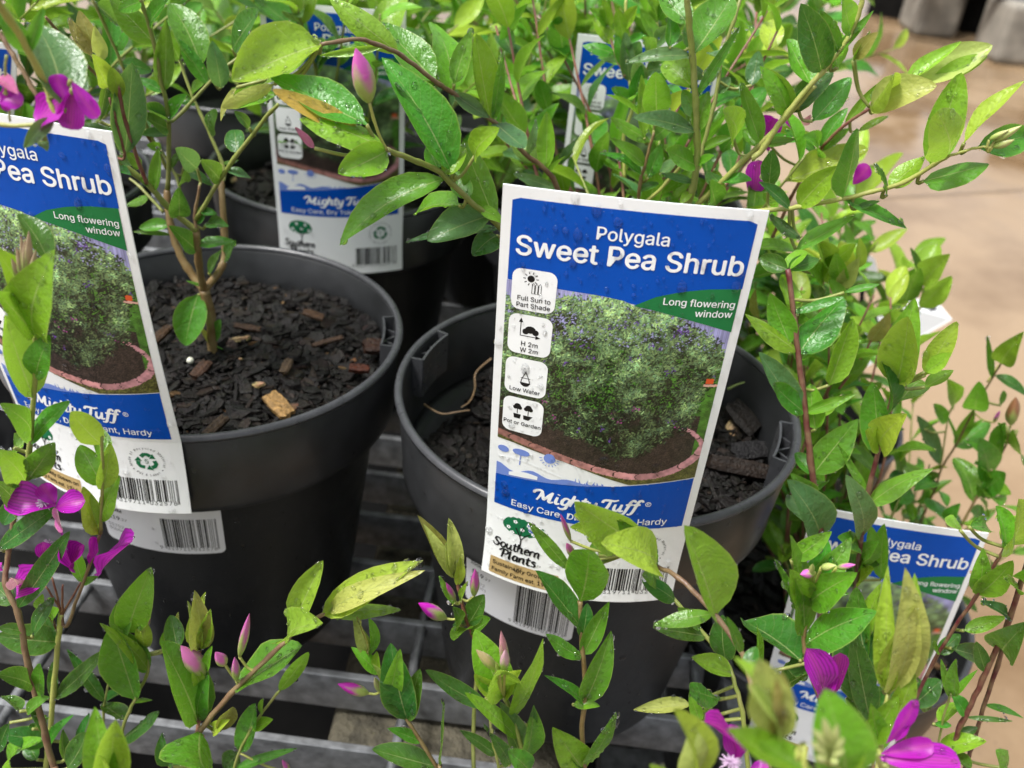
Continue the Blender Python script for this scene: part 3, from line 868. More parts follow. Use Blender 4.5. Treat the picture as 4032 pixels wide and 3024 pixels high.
    for cu_, kind in ((10.6, 0), (14.9, 1)):
        i4 += [disc(cu_, 95, 1.35), disc(cu_-0.9, 94.4, 0.9), disc(cu_+0.9, 94.4, 0.9), ribbon([(cu_, 94), (cu_, 91.5)], 0.3)]
        i4.append(poly([(cu_-1.5, 91.3), (cu_-1.2, 89.2), (cu_+1.2, 89.2), (cu_+1.5, 91.3)] if kind == 0 else [(cu_-1.9, 91.3), (cu_-1.7, 89.3), (cu_+0.3, 89.2), (cu_+1.9, 91.3)]))
    i4.append(put('Pot or Garden', 5.4, 20.2, 86.2, bold=0.006))
    add('badge_print', 'black', 4, join2(*i4), 'badge3')
    # lower panel
    add('tree_emblem', 'dgreen', 1, strip(lin(8, 24, 24), lambda u: 31.4-3.9*math.sqrt(max(0, 1-((u-16)/8)**2))-0.5*abs(math.sin(u*1.3)), lambda u: 31.6+4.8*math.sqrt(max(0, 1-((u-16)/8)**2))+0.6*abs(math.sin(u*1.3+1)), 4))
    fl = []
    for cu_, cv in ((10.7, 30.2), (13.6, 34.2), (19.5, 34), (21.8, 30), (16.9, 30.8), (12.5, 27.9)):
        for k in range(5): fl.append(disc(cu_+0.62*math.cos(k*1.2566), cv+0.62*math.sin(k*1.2566), 0.42, 6))
    add('emblem_flowers', 'white', 2, join2(*fl))
    add('emblem_trunk', 'black', 2.6, join2(ribbon([(16.6, 21), (16.7, 25), (15.6, 28), (14, 31)], 0.6), ribbon([(16.7, 25), (18.5, 28), (20.5, 29.5)], 0.45), ribbon([(16.2, 27), (17, 31), (17.6, 33)], 0.35)))
    add('lettering', 'black', 3, script_text('Southern', 4.3, 25.5, 17.8, 17.8, 2.9, 0.26, 0.1))
    add('lettering', 'black', 3, script_text('Plants', 7.6, 24.4, 12.4, 12.4, 2.9, 0.26, 0.1))
    add('lettering', 'black', 3, put('TM', 25, 26.6, 13.2))
    add('tan_panel', 'tan', 1, rrect(3.6, 35, 1.6, 10.8, 0.8, 3))
    add('lettering', 'black', 3, put('Sustainably Grown on', 5, 33.6, 7.1, bold=0.006))
    add('lettering', 'black', 3, put('Family Farm est. 1946', 5, 32.6, 3.3, bold=0.006))
    ar = []
    for k in range(3):
        a = math.radians(90+120*k)
        def R2(x, y): return (70+x*math.cos(a)-y*math.sin(a), 29+x*math.sin(a)+y*math.cos(a))
        ar.append(ribbon([R2(2.6, 2.2), R2(4.0, 0.9), R2(4.1, -0.6), R2(3.2, -1.9)], 1.9)); ar.append(poly([R2(1.7, -1.2), R2(4.6, -2.9), R2(1.7, -4.0)]))
    add('recycling_arrows', 'dgreen', 1, join2(*ar))
    add('lettering', 'dgreen', 2, put('5', 69.2, 70.8, 28))
    rt = []
    def circ(s, a0, a1, rr, up=True):
        wd = []
        for ch in s:
            if ch == ' ': wd.append(0.35); continue
            vs, fs = text2d(ch); wd.append(max(0.22, max(v[0] for v in vs)-min(v[0] for v in vs))+0.12)
        tot = sum(wd); acc = 0
        for ch, q in zip(s, wd):
            a = math.radians(a0+(a1-a0)*(acc+q/2)/tot); acc += q
            if ch == ' ': continue
            vs, fs = text2d(ch); xm = (max(v[0] for v in vs)+min(v[0] for v in vs))/2; sc = 2.35; out = []
            for x, y in vs:
                X, Y = (x-xm)*sc, y*sc
                if up: t = (-math.sin(a)*-1, 0); out.append((70+(rr+Y)*math.cos(a)+X*math.sin(a), 29+(rr+Y)*math.sin(a)-X*math.cos(a)))
                else: out.append((70+(rr-Y+1.6)*math.cos(a)-X*math.sin(a), 29+(rr-Y+1.6)*math.sin(a)+X*math.cos(a)))
            rt.append((out, fs))
    circ('Made of Recycled Material', 205, -25, 7.0)
    circ('Pot & Label', 228, 312, 6.6, False)
    rt.append(disc(70+7.8*math.cos(math.radians(216)), 29+7.8*math.sin(math.radians(216)), 0.3)); rt.append(disc(70+7.8*math.cos(math.radians(-36)), 29+7.8*math.sin(math.radians(-36)), 0.3))
    add('lettering', 'black', 2, join2(*rt))
    add('barcode', 'black', 1, barcode(53, 81.6, 6.6, 18.8))
    return A_
ART = art()

# the printed garden photograph: pixels drawn with numpy, stored as vertex colours of a flat printed sheet
_gc = {}
def garden_pixels():
    if 'i' in _gc: return _gc['i']
    r = np.random.default_rng(5)
    u0, u1, v0, v1 = 3.0, 83.0, 64.0, 149.0
    k = 4.0
    W, H = int((u1-u0)*k), int((v1-v0)*k)
    uu, vv = np.meshgrid(u0+np.arange(W)/k, v0+np.arange(H)/k)
    def vnoise(sc):
        g = r.random((H//sc+3, W//sc+3))
        y, x = np.arange(H)/sc, np.arange(W)/sc
        yi, xi = y.astype(int), x.astype(int); fy, fx = (y-yi)[:, None], (x-xi)[None]
        fy, fx = fy*fy*(3-2*fy), fx*fx*(3-2*fx)
        a = g[yi][:, xi]; b = g[yi][:, xi+1]; c = g[yi+1][:, xi]; d = g[yi+1][:, xi+1]
        return (a*(1-fx)+b*fx)*(1-fy)+(c*(1-fx)+d*fx)*fy
    n1, n2, n3, n4 = vnoise(40), vnoise(16), vnoise(6), r.random((H, W))
    img = np.zeros((H, W, 3)) + np.array([0.62, 0.62, 0.80])
    img *= (0.85+0.2*vnoise(12)+0.12*np.sin(uu*9)[..., None][..., 0])[..., None]
    lawn = vv < 128
    img[lawn] = (np.array([0.28, 0.46, 0.16])*(0.6+0.5*n3[..., None]+0.25*n4[..., None]))[lawn]
    mul = (vv < 100-0.0*uu) & (uu < 79) & (vv > 68)
    img[mul] = (np.array([0.20, 0.165, 0.15])*(0.4+0.8*n4[..., None]+0.4*n3[..., None]))[mul]
    low_ = vv < interp_np([(3, 79), (16, 76.5), (34, 73), (57, 69.2), (74, 73), (82, 83)], uu)
    img[low_] = (np.array([0.36, 0.36, 0.18])*(0.35+0.7*n4[..., None]+0.4*n3[..., None]))[low_]
    # brick edging
    path = [(1, 80.6), (16.5, 77.6), (33.7, 73.6), (46, 71), (57, 69.6), (66, 70.6), (74, 74), (80, 79), (82.3, 84), (81, 88), (77, 92), (72, 95)]
    pp = catmull([V((a, b)) for a, b in path], 12); s_acc = 0
    for a, b in zip(pp, pp[1:]):
        L = (b-a).length; nseg = max(2, int(L*k*2))
        for q in range(nseg):
            c = a+(b-a)*q/nseg; s_acc += L/nseg
            wide = (1.9 if c.y < 84 else 1.0)
            dd = (uu-c.x)**2+((vv-c.y)*1.25)**2 < wide**2
            bi = int(s_acc/8.6); joint = (s_acc % 8.6) < 0.5
            t = min(1, max(0, (c.x-25)/50))
            col = np.array([0.66, 0.46, 0.42])*(1-t)+np.array([0.84, 0.60, 0.63])*t
            col = col*(0.85+0.3*((bi*7919) % 13)/13)
            if joint: col = np.array([0.2, 0.15, 0.13])
            img[dd] = (col*(0.8+0.3*n3[..., None]))[dd]
    # shrub built of thousands of short leaf strokes
    P = np.array([(1, 139), (10, 141), (21, 143), (40, 146.5), (55, 143), (66, 140), (76, 134), (82, 128), (81, 117), (76, 104), (76, 94), (66, 88), (58, 80), (50, 78), (40, 84), (33, 86), (22, 90), (1, 94)])
    def inside(x, y):
        c = False; j = len(P)-1
        for i in range(len(P)):
            if (P[i, 1] > y) != (P[j, 1] > y) and x < (P[j, 0]-P[i, 0])*(y-P[i, 1])/(P[j, 1]-P[i, 1])+P[i, 0]: c = not c
            j = i
        return c
    for i in range(30000):
        x, y = r.uniform(2, 83), r.uniform(76, 147)
        if not inside(x+r.normal(0, 1), y+r.normal(0, 1)): continue
        clump = n1[int((y-v0)*k) % H, int((x-u0)*k) % W]*0.4+n2[int((y-v0)*k) % H, int((x-u0)*k) % W]*0.6
        top = min(1, max(0, (y-78)/66))
        br = 0.13+0.40*top*(0.30+clump)+r.normal(0, 0.10)+0.55*max(0, clump-0.58)
        if i < 12000: br *= 0.42
        t = r.random()
        col = (np.array([0.44, 0.60, 0.43])*(1-t)+np.array([0.68, 0.80, 0.50])*t)*max(0.06, br)*1.72
        if clump < 0.42 and i >= 12000 and r.random() < 0.8: continue
        ang = r.normal(1.2, 0.9); L = r.uniform(0.8, 2.0)
        n_ = 7
        for q in range(n_):
            X = int((x+math.cos(ang)*L*q/n_-u0)*k); Y = int((y+math.sin(ang)*L*q/n_-v0)*k)
            if 0 <= X < W and 0 <= Y < H: img[Y:Y+2, X:X+1] = col
    for i in range(46):
        x, y = r.uniform(8, 81), r.uniform(86, 143)
        if not inside(x, y): continue
        col = np.array([0.42, 0.27, 0.62]) if y > 105 or r.random() < 0.4 else np.array([0.62, 0.22, 0.55])
        for q in range(r.integers(2, 8)):
            X = int((x+r.normal(0, 0.5)-u0)*k); Y = int((y+r.normal(0, 0.7)-v0)*k)
            if 0 <= X < W and 0 <= Y < H: img[Y:Y+2, X:X+2] = col*r.uniform(0.6, 1.1)
    pt = (abs(uu-79.3) < 1.5) & (abs(vv-115.4) < 1.1); img[pt] = (0.83, 0.33, 0.16)
    pt = (abs(uu-80) < 3) & (abs(vv-113.7) < 0.5); img[pt] = (0.85, 0.66, 0.6)
    img = np.clip(img, 0, 1)
    linr = np.where(img < 0.04045, img/12.92, ((img+0.055)/1.055)**2.4)
    _gc['i'] = (linr, u0, v0, k, W, H)
    return _gc['i']
def garden(res):
    linr, u0, v0, k, W, H = garden_pixels()
    us = lin(3.2, 82.6, res); rows = int(res*1.1)
    vs, fs = strip(us, pho_lo, pho_hi, rows)
    a = np.array(vs)
    X = np.clip(((a[:, 0]-u0)*k).astype(int), 0, W-1); Y = np.clip(((a[:, 1]-v0)*k).astype(int), 0, H-1)
    if res < 150:
        kk = 3; lb = sum(np.roll(np.roll(linr, i, 0), j, 1) for i in range(-kk, kk+1) for j in range(-kk, kk+1))/(2*kk+1)**2 if res < 80 else linr
        linr = lb
    return vs, fs, linr[Y, X]
def interp_np(pts, x):
    return np.interp(x, [p[0] for p in pts], [p[1] for p in pts])

def label_surface(c, r, phi0, zc, TL, TR, bulge, flare=0.0):
    TL, TR = V(TL), V(TR)
    phi0 = math.radians(phi0)
    out = (V((math.cos(phi0), math.sin(phi0), 0)))
    def arc(u, z, rr):
        a = phi0 + (u-43)/1000/r
        return V((c[0]+rr*math.cos(a), c[1]+rr*math.sin(a), z))
    def S(u, v):
        if v <= 40:
            t = (40-v)/40
            return arc(u, zc-(40-v)/1000, r - 0.0028*t + flare*t*t)
        k = (v-40)/142
        s_ = u/86
        top = TL.lerp(TR, s_) + out*bulge*(1-(2*s_-1)**2)
        return arc(u, zc, r).lerp(top, k) + out*0.0015*math.sin(math.pi*k)
    return S
def nrm(S, u, v):
    e = 0.4
    return ((S(u+e, v)-S(u-e, v)).cross(S(u, v+e)-S(u, v-e))).normalized()
LABELS = {}
def plant_label(key, S, label, res, parts=None, drops=0, seed=1, dr=(0.35, 1.0)):
    t = thing('plant_label', label, 'label', 'printed plant labels')
    us, vs_ = lin(0, 86, 30), lin(0, 40, 10) + lin(43, 182, 28)
    verts = []
    NU = len(us)
    def cr(u, v):   # slightly rounded corners at the top
        return u
    for v in vs_:
        for u in us: verts.append(S(u, v))
    for v in vs_:
        for u in us: verts.append(S(u, v)-nrm(S, u, v)*0.0007)
    n = len(us)*len(vs_); F = []
    for j in range(len(vs_)-1):
        for i in range(NU-1):
            a = j*NU+i
            F.append((a, a+1, a+NU+1, a+NU)); F.append((n+a, n+a+NU, n+a+NU+1, n+a+1))
    ring = [i for i in range(NU)] + [j*NU+NU-1 for j in range(1, len(vs_))] + [(len(vs_)-1)*NU+i for i in range(NU-2, -1, -1)] + [j*NU for j in range(len(vs_)-2, 0, -1)]
    for a, b in zip(ring, ring[1:]+ring[:1]): F.append((a, a+n, b+n, b))
    o = obj('card', verts, F, M_PAPER, t, smooth=False)
    def mapped(vs, lay):
        out = []
        for q in vs:
            u, v = q[0], q[1]; l2 = lay+(q[2] if len(q) > 2 else 0)
            uc, vc = min(85.6, max(0.4, u)), min(181.6, max(0.4, v))
            out.append(S(u, v)+nrm(S, uc, vc)*(l2*0.00006+0.00004))
        return out
    badges = []
    for name, m_, lay, vs, fs, par in ART:
        if parts and not parts(name): continue
        p = t
        if par:
            i = int(par[-1])
            if i < len(badges): p = badges[i]
        q = obj(name, mapped(vs, lay), fs, INK[m_], p, smooth=False)
        if name == 'badge': badges.append(q)
    vs, fs, cols = garden(res)
    me = mesh('photograph', mapped(vs, 1), fs, M_PHOTO, smooth=False)
    add_col(me, cols)
    link('photograph', me, t)
    if drops:
        rr = random.Random(seed); mb = MB()
        for i in range(drops):
            u, v = rr.uniform(1, 85), 1+180*rr.random()
            q = rr.random()
            R_ = 0.001*(rr.uniform(*dr)*(0.42 if q < 0.72 else (0.85 if q < 0.94 else 1.9)))
            N = nrm(S, u, v)
            down = (S(u, v-0.5)-S(u, v+0.5)).normalized()
            mb.dome(S(u, v)+N*0.00036, N, R_, rr.uniform(0.3, 0.42), (down, rr.uniform(1.0, 1.6)), 10, 3)
        tag(mb.build('water_droplets', M_WATER, t), kind='stuff')
    LABELS[key] = (t, S)
    return t
SB = label_surface(PB, 0.1020, -94.0, 0.1885, (-0.0090, 0.2778, 0.3296), (0.0767, 0.2776, 0.3292), 0.002, 0.003)
plant_label('B', SB, 'large central label with blue heading standing upright in the right pot', 250, None, 1300, 3, (0.45, 0.95))
SA = label_surface(PA, 0.1020, -102.6, 0.1885, (-0.2239, 0.3090, 0.3300), (-0.1400, 0.2900, 0.3300), 0.002, 0.003)
plant_label('A', SA, 'label cut off by the left edge on the left pot', 150, None, 900, 4, (0.45, 0.95))
SCs = label_surface((-0.142, 0.66), 0.1020, -80, 0.1885, (-0.168, 0.556, 0.322), (-0.083, 0.563, 0.322), 0.002, 0.003)
plant_label('C', SCs, 'label half hidden by leaves on the pot behind the left pot', 60, None, 160, 5)
SE = label_surface((0.06, 0.655), 0.1020, -90, 0.1885, (0.0185, 0.548, 0.322), (0.1035, 0.55, 0.322), 0.002, 0.003)
plant_label('E', SE, 'label mostly hidden by stems above the central label', 50)
SF = label_surface((0.212, 0.44), 0.1020, -96, 0.010, (0.153, 0.349, 0.154), (0.238, 0.343, 0.152), 0.002, 0.003)
plant_label('F', SF, 'small lower label at the bottom right behind red stems', 60, None, 120, 6)
_p = ony(70, 175, 0.47)
SH = label_surface((-0.365, 0.58), 0.1020, -82, 0.1885, (_p.x-0.085, 0.478, _p.z), tuple(_p), 0.002, 0.003)
plant_label('H', SH, 'label barely showing at the upper left edge behind leaves', 30)

def sticker(c, r_at, phiR, z0, z1, w_, label, left_text=True):
    """barcode sticker on the pot wall; phiR = angle of its right edge"""
    t = thing('barcode_sticker', label, 'sticker', 'barcode stickers on the pots')
    H = (z1-z0)*1000
    def S(u, v):
        z = z0+v/1000; r = r_at(z)
        a = math.radians(phiR)-(w_-u)/1000/r
        return V((c[0]+r*math.cos(a), c[1]+r*math.sin(a), z))
    def mp(vs, l): return [S(q[0], q[1])+nrm(S, q[0], q[1])*(0.0003+(l+(q[2] if len(q) > 2 else 0))*0.00006) for q in vs]
    vs, fs = rrect(0, w_, 0, H, 3, 8)
    us = sorted(set([v[0] for v in vs]+lin(0, w_, 24)))
    ins = lambda u: 3-math.sqrt(max(0, 9-max(0, 3-u, 3-(w_-u))**2))
    vs, fs = strip(us, ins, lambda u: H-ins(u), 8)
    obj('paper', mp(vs, 0), fs, M_STICK, t)
    bv, bf = barcode(w_-29, w_-2.8, 4.6, H-9.5, 1.5)
    obj('barcode', mp(bv, 1), bf, INK['black'], t, smooth=False)
    for s, u0, u1, v in (('Polygala x dalmaisiana', 3, 33, H-5.2), ('200MM', 3, 13, H-11.5), ('$19', 4, 11, H-18), ('.27', 11.3, 15, H-17.6), ('51702', 3, 12, H-24), ('DOU001', 3, 13, H-27)):
        if v < 1: continue
        a, b = put(s, u0, u1, v, bold=0.012 if 'MM' in s or '$' in s else 0.0)
        obj('lettering', mp(a, 1), b, INK['black' if 'MM' in s or '$' in s or s == '.27' else 'grey'], t, smooth=False)
rbody = lambda z: 0.0685+(z-0.003)*(0.0868-0.0685)/0.1395+0.0002
sticker(PA, rbody, -72.0, 0.1045, 0.1395, 62, 'barcode sticker on the left pot below the cut off label')
sticker(PB, rbody, -92.0, 0.099, 0.141, 58, 'barcode sticker on the right pot below the central label')

# drops on the pot walls
for key, (cx, cy), sd, tname in (('A', PA, 11, 0), ('B', PB, 12, 1)):
    rr = random.Random(sd); mb = MB()
    for i in range(150):
        a = math.radians(rr.uniform(-165, -10)); z = rr.uniform(0.02, 0.183)
        r = (0.0952+(z-0.1447)*0.077 if z > 0.146 else rbody(z))
        if 0.141 < z < 0.148: continue
        N = V((math.cos(a), math.sin(a), 0.1)).normalized()
        P = V((cx+r*math.cos(a), cy+r*math.sin(a), z))
        q = rr.random(); R_ = 0.001*(rr.uniform(0.3, 0.8) if q < 0.8 else rr.uniform(0.9, 1.6))
        mb.dome(P, N, R_, 0.45, (V((0, 0, -1)), rr.uniform(1.0, 1.9)), 8, 3)
    o = mb.build('water_droplets', M_WATER, [q for q in bpy.data.objects if q.name.startswith('plant_pot') and 'label' in q and ((key == 'A' and 'bark surface' in q['label']) or (key == 'B' and 'central plant label' in q['label']))][0])
    tag(o, kind='stuff')

# a fallen white tag on a black stake, far right
tg = thing('white_tag', 'blank white folded tag on a black stake at the right', 'tag')
def quad(pts, y): return [ony(a*1.8228, b*1.8228, y_) for (a, b), y_ in zip(pts, y)]
mb = MB(); q = quad([(1838, 700), (1925, 655), (1915, 770), (1832, 812)], [0.80, 0.80, 0.79, 0.79]); q2 = quad([(1925, 655), (2015, 640), (2056, 690), (1915, 770)], [0.80, 0.83, 0.82, 0.79])
for quad_ in (q, q2):
    n_ = (quad_[1]-quad_[0]).cross(quad_[3]-quad_[0]).normalized()*0.0006
    b = len(mb.v); mb.v += quad_ + [p-n_ for p in quad_]
    for f in ((0,1,2,3),(7,6,5,4),(0,4,5,1),(1,5,6,2),(2,6,7,3),(3,7,4,0)): mb.f.append(tuple(b+i for i in f))
mb.build('card', M_PAPER, tg, smooth=False)
mb = MB(); c = (q2[0]+q2[1]+q2[2]+q2[2])/4; n_ = (q2[1]-q2[0]).cross(q2[3]-q2[0]).normalized(); n_ = n_ if n_.dot(CAM-c) > 0 else -n_
e1 = (q2[1]-q2[0]).normalized(); e2 = n_.cross(e1)
mb.v = [c+n_*0.0009+e1*0.006*math.cos(k*math.pi/8)+e2*0.004*math.sin(k*math.pi/8) for k in range(16)]; mb.f = [tuple(range(16))]
mb.build('printed_oval', INK['grey'], tg, smooth=False)
mb = MB(); mb.tube([ony(1868*1.8228, 545*1.8228, 0.80), ony(1862*1.8228, 640*1.8228, 0.80), ony(1852*1.8228, 800*1.8228, 0.795), V((ony(1852*1.8228, 800*1.8228, 0.795).x, 0.795, FLOOR_Z))], [0.0025]*4, 8)
mb.build('stake', INK['black'], tg)
mb = MB(); q = quad([(1868, 545), (1890, 560), (1908, 632), (1878, 618)], [0.80]*4); n_ = V((0, 0.0008, 0))
mb.v += q + [p+n_ for p in q]
for f in ((0,1,2,3),(7,6,5,4),(0,4,5,1),(1,5,6,2),(2,6,7,3),(3,7,4,0)): mb.f.append(f)
mb.build('card', M_PAPER, tg, smooth=False)
# ------------------------------------------------------------------ plants
TONE = dict(d=(0.040, 0.150, 0.020), m=(0.084, 0.270, 0.021), l=(0.165, 0.38, 0.022), y=(0.33, 0.50, 0.045), g=(0.085, 0.20, 0.065),
            b=(0.27, 0.24, 0.06), o=(0.52, 0.31, 0.06), p=(0.50, 0.10, 0.30), k=(0.42, 0.47, 0.12))
MAGENTA = (0.46, 0.012, 0.43)
STEMC = dict(g=(0.19, 0.23, 0.045), r=(0.17, 0.045, 0.04), w=(0.15, 0.09, 0.032), p=(0.155, 0.085, 0.05), y=(0.33, 0.36, 0.08), d=(0.10, 0.018, 0.022), b=(0.19, 0.11, 0.06))
CROPS = dict(c2=(0, 450, .9216), c3=(0, 0, 1.508), c4=(800, 0, 1.508), c5=(2200, 0, 1.843), c6=(3000, 0, 1.508), c7=(2800, 1000, 1.508),
             e1=(0, 1850, 1.413), e2=(1200, 1900, 1.4757), e3=(2500, 1950, 1.4439), g2=(0, 2200, 1.58), h5=(500, 900, 1.659))
XS = (-1, -0.55, 0, 0.55, 1)
SS = (0, 0.035, 0.10, 0.22, 0.36, 0.5, 0.64, 0.78, 0.9, 0.965, 1.0)
def prof_leaf(s):
    if s < 0.035: return 0.07
    t = (s-0.03)/0.97
    return 0.05+0.95*(t**0.58*(1-t)**0.86)/0.3788 if t < 1 else 0.0
def prof_petal(s):
    t = max(1e-4, s)
    return max(0.06, (t**0.95*(1-t)**0.42)/0.522) if t < 1 else 0.0
def prof_broad(s):
    if s < 0.035: return 0.07
    t = (s-0.03)/0.97
    return 0.05+0.95*(t**0.52*(1-t)**0.74)/0.4168 if t < 1 else 0.0
PROF = dict(leaf=prof_leaf, petal=prof_petal, broad=prof_broad)
def leaf_verts(P0, P1, w3, n, cup, arch, wave, shape, r, twist=0.0):
    d = P1-P0; L = d.length; t = d/L
    n = (n-t*n.dot(t))
    n = n.normalized() if n.length > 1e-6 else t.orthogonal().normalized()
    s = t.cross(n)
    vs, uv = [], []
    pf = PROF[shape]
    if shape == 'leaf':
        ea, eb = r.uniform(0.52, 0.74), r.uniform(0.76, 1.1); nm = (ea/(ea+eb))**ea*(eb/(ea+eb))**eb
        pf = lambda q_: 0.07 if q_ < 0.035 else (0.05+0.95*((q_-0.03)/0.97)**ea*max(0, 1-(q_-0.03)/0.97)**eb/nm if q_ < 1 else 0.0)
    ph = r.random()*6
    asym = r.uniform(-0.08, 0.08)
    for q in SS:
        hw = w3/2*pf(q)
        ba = twist*(q-0.5)
        s2 = s*math.cos(ba)+n*math.sin(ba); n2 = n*math.cos(ba)-s*math.sin(ba)
        for x in XS:
            off = n2*(cup*hw*x*x*(1.0 if abs(x) < 1.01 else 1)) + n*arch*L*math.sin(math.pi*q) + n2*wave*hw*math.sin(q*9+ph+(2 if x > 0 else 0))*abs(x)
            vs.append(P0+t*(L*q)+s2*(hw*(x+asym*(1-x*x)))*(math.cos(min(1.2, abs(cup)*0.55)) if abs(x) > 0.9 else 1)+off)
            uv.append((0.5+x/2, q))
    return vs, uv
NX = len(XS)
LF = [(i*NX+j, i*NX+j+1, (i+1)*NX+j+1, (i+1)*NX+j) for i in range(len(SS)-1) for j in range(NX-1)]

def bud_mesh(P0, P1, w3, name='bud'):
    d = P1-P0; L = d.length; t = d/L; a = t.orthogonal().normalized(); c = t.cross(a)
    vs, uv, fs = [], [], []
    R_ = [(0, .25), (.08, .55), (.2, .85), (.38, 1), (.56, .92), (.74, .66), (.9, .3), (1, .03)]
    n = 9
    for i, (q, r) in enumerate(R_):
        for k in range(n):
            an = 2*math.pi*k/n
            rr = r*w3/2*(1+0.10*math.cos(3*an+q*2))
            vs.append(P0+t*L*q+(a*math.cos(an)+c*math.sin(an)*0.8)*rr); uv.append((k/n, q))
    for i in range(len(R_)-1):
        for k in range(n): fs.append((i*n+k, i*n+(k+1) % n, (i+1)*n+(k+1) % n, (i+1)*n+k))
    return vs, fs, uv

class Plant:
    def __init__(s, label, y, seed=1, drops=0.5, group='sweet pea shrubs in nursery pots', base=None):
        s.t = thing('flowering_shrub', label, 'shrub', group)
        s.y, s.r, s.drops = y, random.Random(seed), drops
        s.seg = []           # (pxa, pxb, Pa, Pb)
        s.dr = MB()
        s.nleaf = 0
        s.off = (0, 0, 1)
        s.bright = 0.0
    def crop(s, k): s.off = CROPS[k]; return s
    def F(s, x, y): return s.off[0]+x/s.off[2], s.off[1]+y/s.off[2]
    def stem(s, txt, r0=1.6, r1=None, col='g', y=None, y1=None, root=False, name='stem'):
        """txt: crop pixel pairs; radius in mm; y..y1 world depth from first to last point"""
        q = [float(a) for a in txt.replace(',', ' ').split()]
        pts = [s.F(q[i], q[i+1]) for i in range(0, len(q), 2)]
        y = s.y if y is None else y
        y1 = y if y1 is None else y1
        n = len(pts)
        P = [ony(p[0], p[1], y+(y1-y)*i/max(1, n-1)) for i, p in enumerate(pts)]
        s.stem3(P, r0, r1, col, root, name)
    def stem3(s, P, r0, r1=None, col='g', root=False, name='stem'):
        r1 = r0*0.75 if r1 is None else r1
        k_ = 0.66 if r0 >= 2.9 else 0.62
        r0, r1 = r0*k_, r1*k_
        if root:      # carry the stem on down to its pot below the picture
            d = (P[0]-P[1]).normalized(); d = (d+V((0, -0.3, -1))).normalized()
            k = min(0.4, max(0.01, (P[0].z-0.0)/max(0.2, -d.z)))
            P = [P[0]+d*k, P[0]+d*k*0.5] + P
        C = catmull(P, 5)
        n = len(C)
        for i in range(1, n-1): C[i] = C[i]+V((s.r.gauss(0, 1), s.r.gauss(0, 1), s.r.gauss(0, 1)))*0.00012
        mb = MB(); mb.tube(C, [0.001*(r0+(r1-r0)*i/(n-1))*(1.18 if i % 6 == 0 else 1) for i in range(n)], 8)
        c = STEMC[col]; k = s.r.uniform(0.85, 1.15)
        mb.build(name, M_STEM, s.t, True, tuple(q*k for q in c))
        for a, b in zip(C, C[1:]):
            pa, pb = proj(a), proj(b)
            s.seg.append((pa[:2], pb[:2], a, b))
    def near(s, fx, fy):
        best = (1e9, None)
        for pa, pb, A_, B_ in s.seg:
            dx, dy = pb[0]-pa[0], pb[1]-pa[1]; L2 = dx*dx+dy*dy or 1
            t = max(0, min(1, ((fx-pa[0])*dx+(fy-pa[1])*dy)/L2))
            d = math.hypot(fx-pa[0]-t*dx, fy-pa[1]-t*dy)
            if d < best[0]: best = (d, A_.lerp(B_, t))
        return best
    def leaves(s, txt, y=None, dt=None):
        for ln in txt.strip().splitlines():
            a = ln.split()
            if not a: continue
            s.leaf(*[float(q) for q in a[:5]], a[5], float(a[6]) if len(a) > 6 else dt, a[7] if len(a) > 7 else 'leaf', y)
    def leaf(s, bx, by, tx, ty, w_, tone, dt=None, shape='leaf', y=None):
        r = s.r
        if tone in 'dm' and r.random() < s.bright: tone = {'d': 'm', 'm': 'l'}[tone]
        (fx, fy), (gx, gy) = s.F(bx, by), s.F(tx, ty)
        d, Q = s.near(fx, fy)
        if Q is not None and d < 70 and y is None: P0 = Q if d < 25 else ony(fx, fy, Q.y)
        else: P0 = ony(fx, fy, (s.y if y is None else y) if Q is None or y is not None else Q.y)
        if Q is not None and 8 < d < 420 and y is None and d >= 25:
            mb = MB(); md = (P0+Q)/2+V((0, 0.002, -0.003)); mb.tube(catmull([Q, md, P0], 4), [0.0007]*9, 6)
            mb.build('twig', M_STEM, s.t, True, STEMC['g'])
        L0 = ony(gx, gy, P0.y); Lr = (L0-P0).length
        if dt is None: dt = r.uniform(-0.35, 0.12)
        P1 = ony(gx, gy, P0.y+dt*Lr)
        dep = proj(P0)[2]
        w3 = (w_/s.off[2])*dep/FPX*(1.06 if tone != 'M' else 1.3)
        t = (P1-P0).normalized()
        vw = (CAM-P0).normalized()
        n = (vw*0.8+V((0, 0, 0.55))+V((r.gauss(0, 0.28), r.gauss(0, 0.2), r.gauss(0, 0.25)))).normalized()
        n = (n-t*n.dot(t)).normalized(); sv = t.cross(n)
        fac = max(0.45, (sv-vw*sv.dot(vw)).length)
        L = (P1-P0).length
        w3 = w3/fac
        petal = tone == 'M'
        if not petal and w3 > 0.46*L:      # a leaf that looks short and broad points towards or away from the camera
            want = min(w3/0.46, 0.05)
            if want > Lr:
                dd = math.sqrt(want*want-Lr*Lr)*0.8
                P1 = ony(gx, gy, P0.y+(-dd if (dt <= 0.05) else dd)); L = (P1-P0).length; t = (P1-P0).normalized()
                n = (n-t*n.dot(t)); n = n.normalized() if n.length > 0.05 else t.orthogonal().normalized()
        w3 = min(w3, L*(0.6 if not petal else 0.95))
        sh = 'petal' if petal else ('broad' if (w3/L > 0.5 and shape == 'leaf') else shape)
        petalw = 0.35 if petal else 0.0
        cup = (0.42 if tone not in 'yk' else 0.55)*r.uniform(0.4, 1.4)*(1 if r.random() < 0.85 else -0.6)
        vs, uv = leaf_verts(P0, P1, w3, n, cup, r.uniform(-0.05, 0.13), r.uniform(0.02, 0.16)+petalw*r.random(), sh, r, r.uniform(-0.5, 0.5))
        col = MAGENTA if petal else TONE[tone]
        k = r.uniform(0.85, 1.2)
        col = tuple(q*k for q in col)
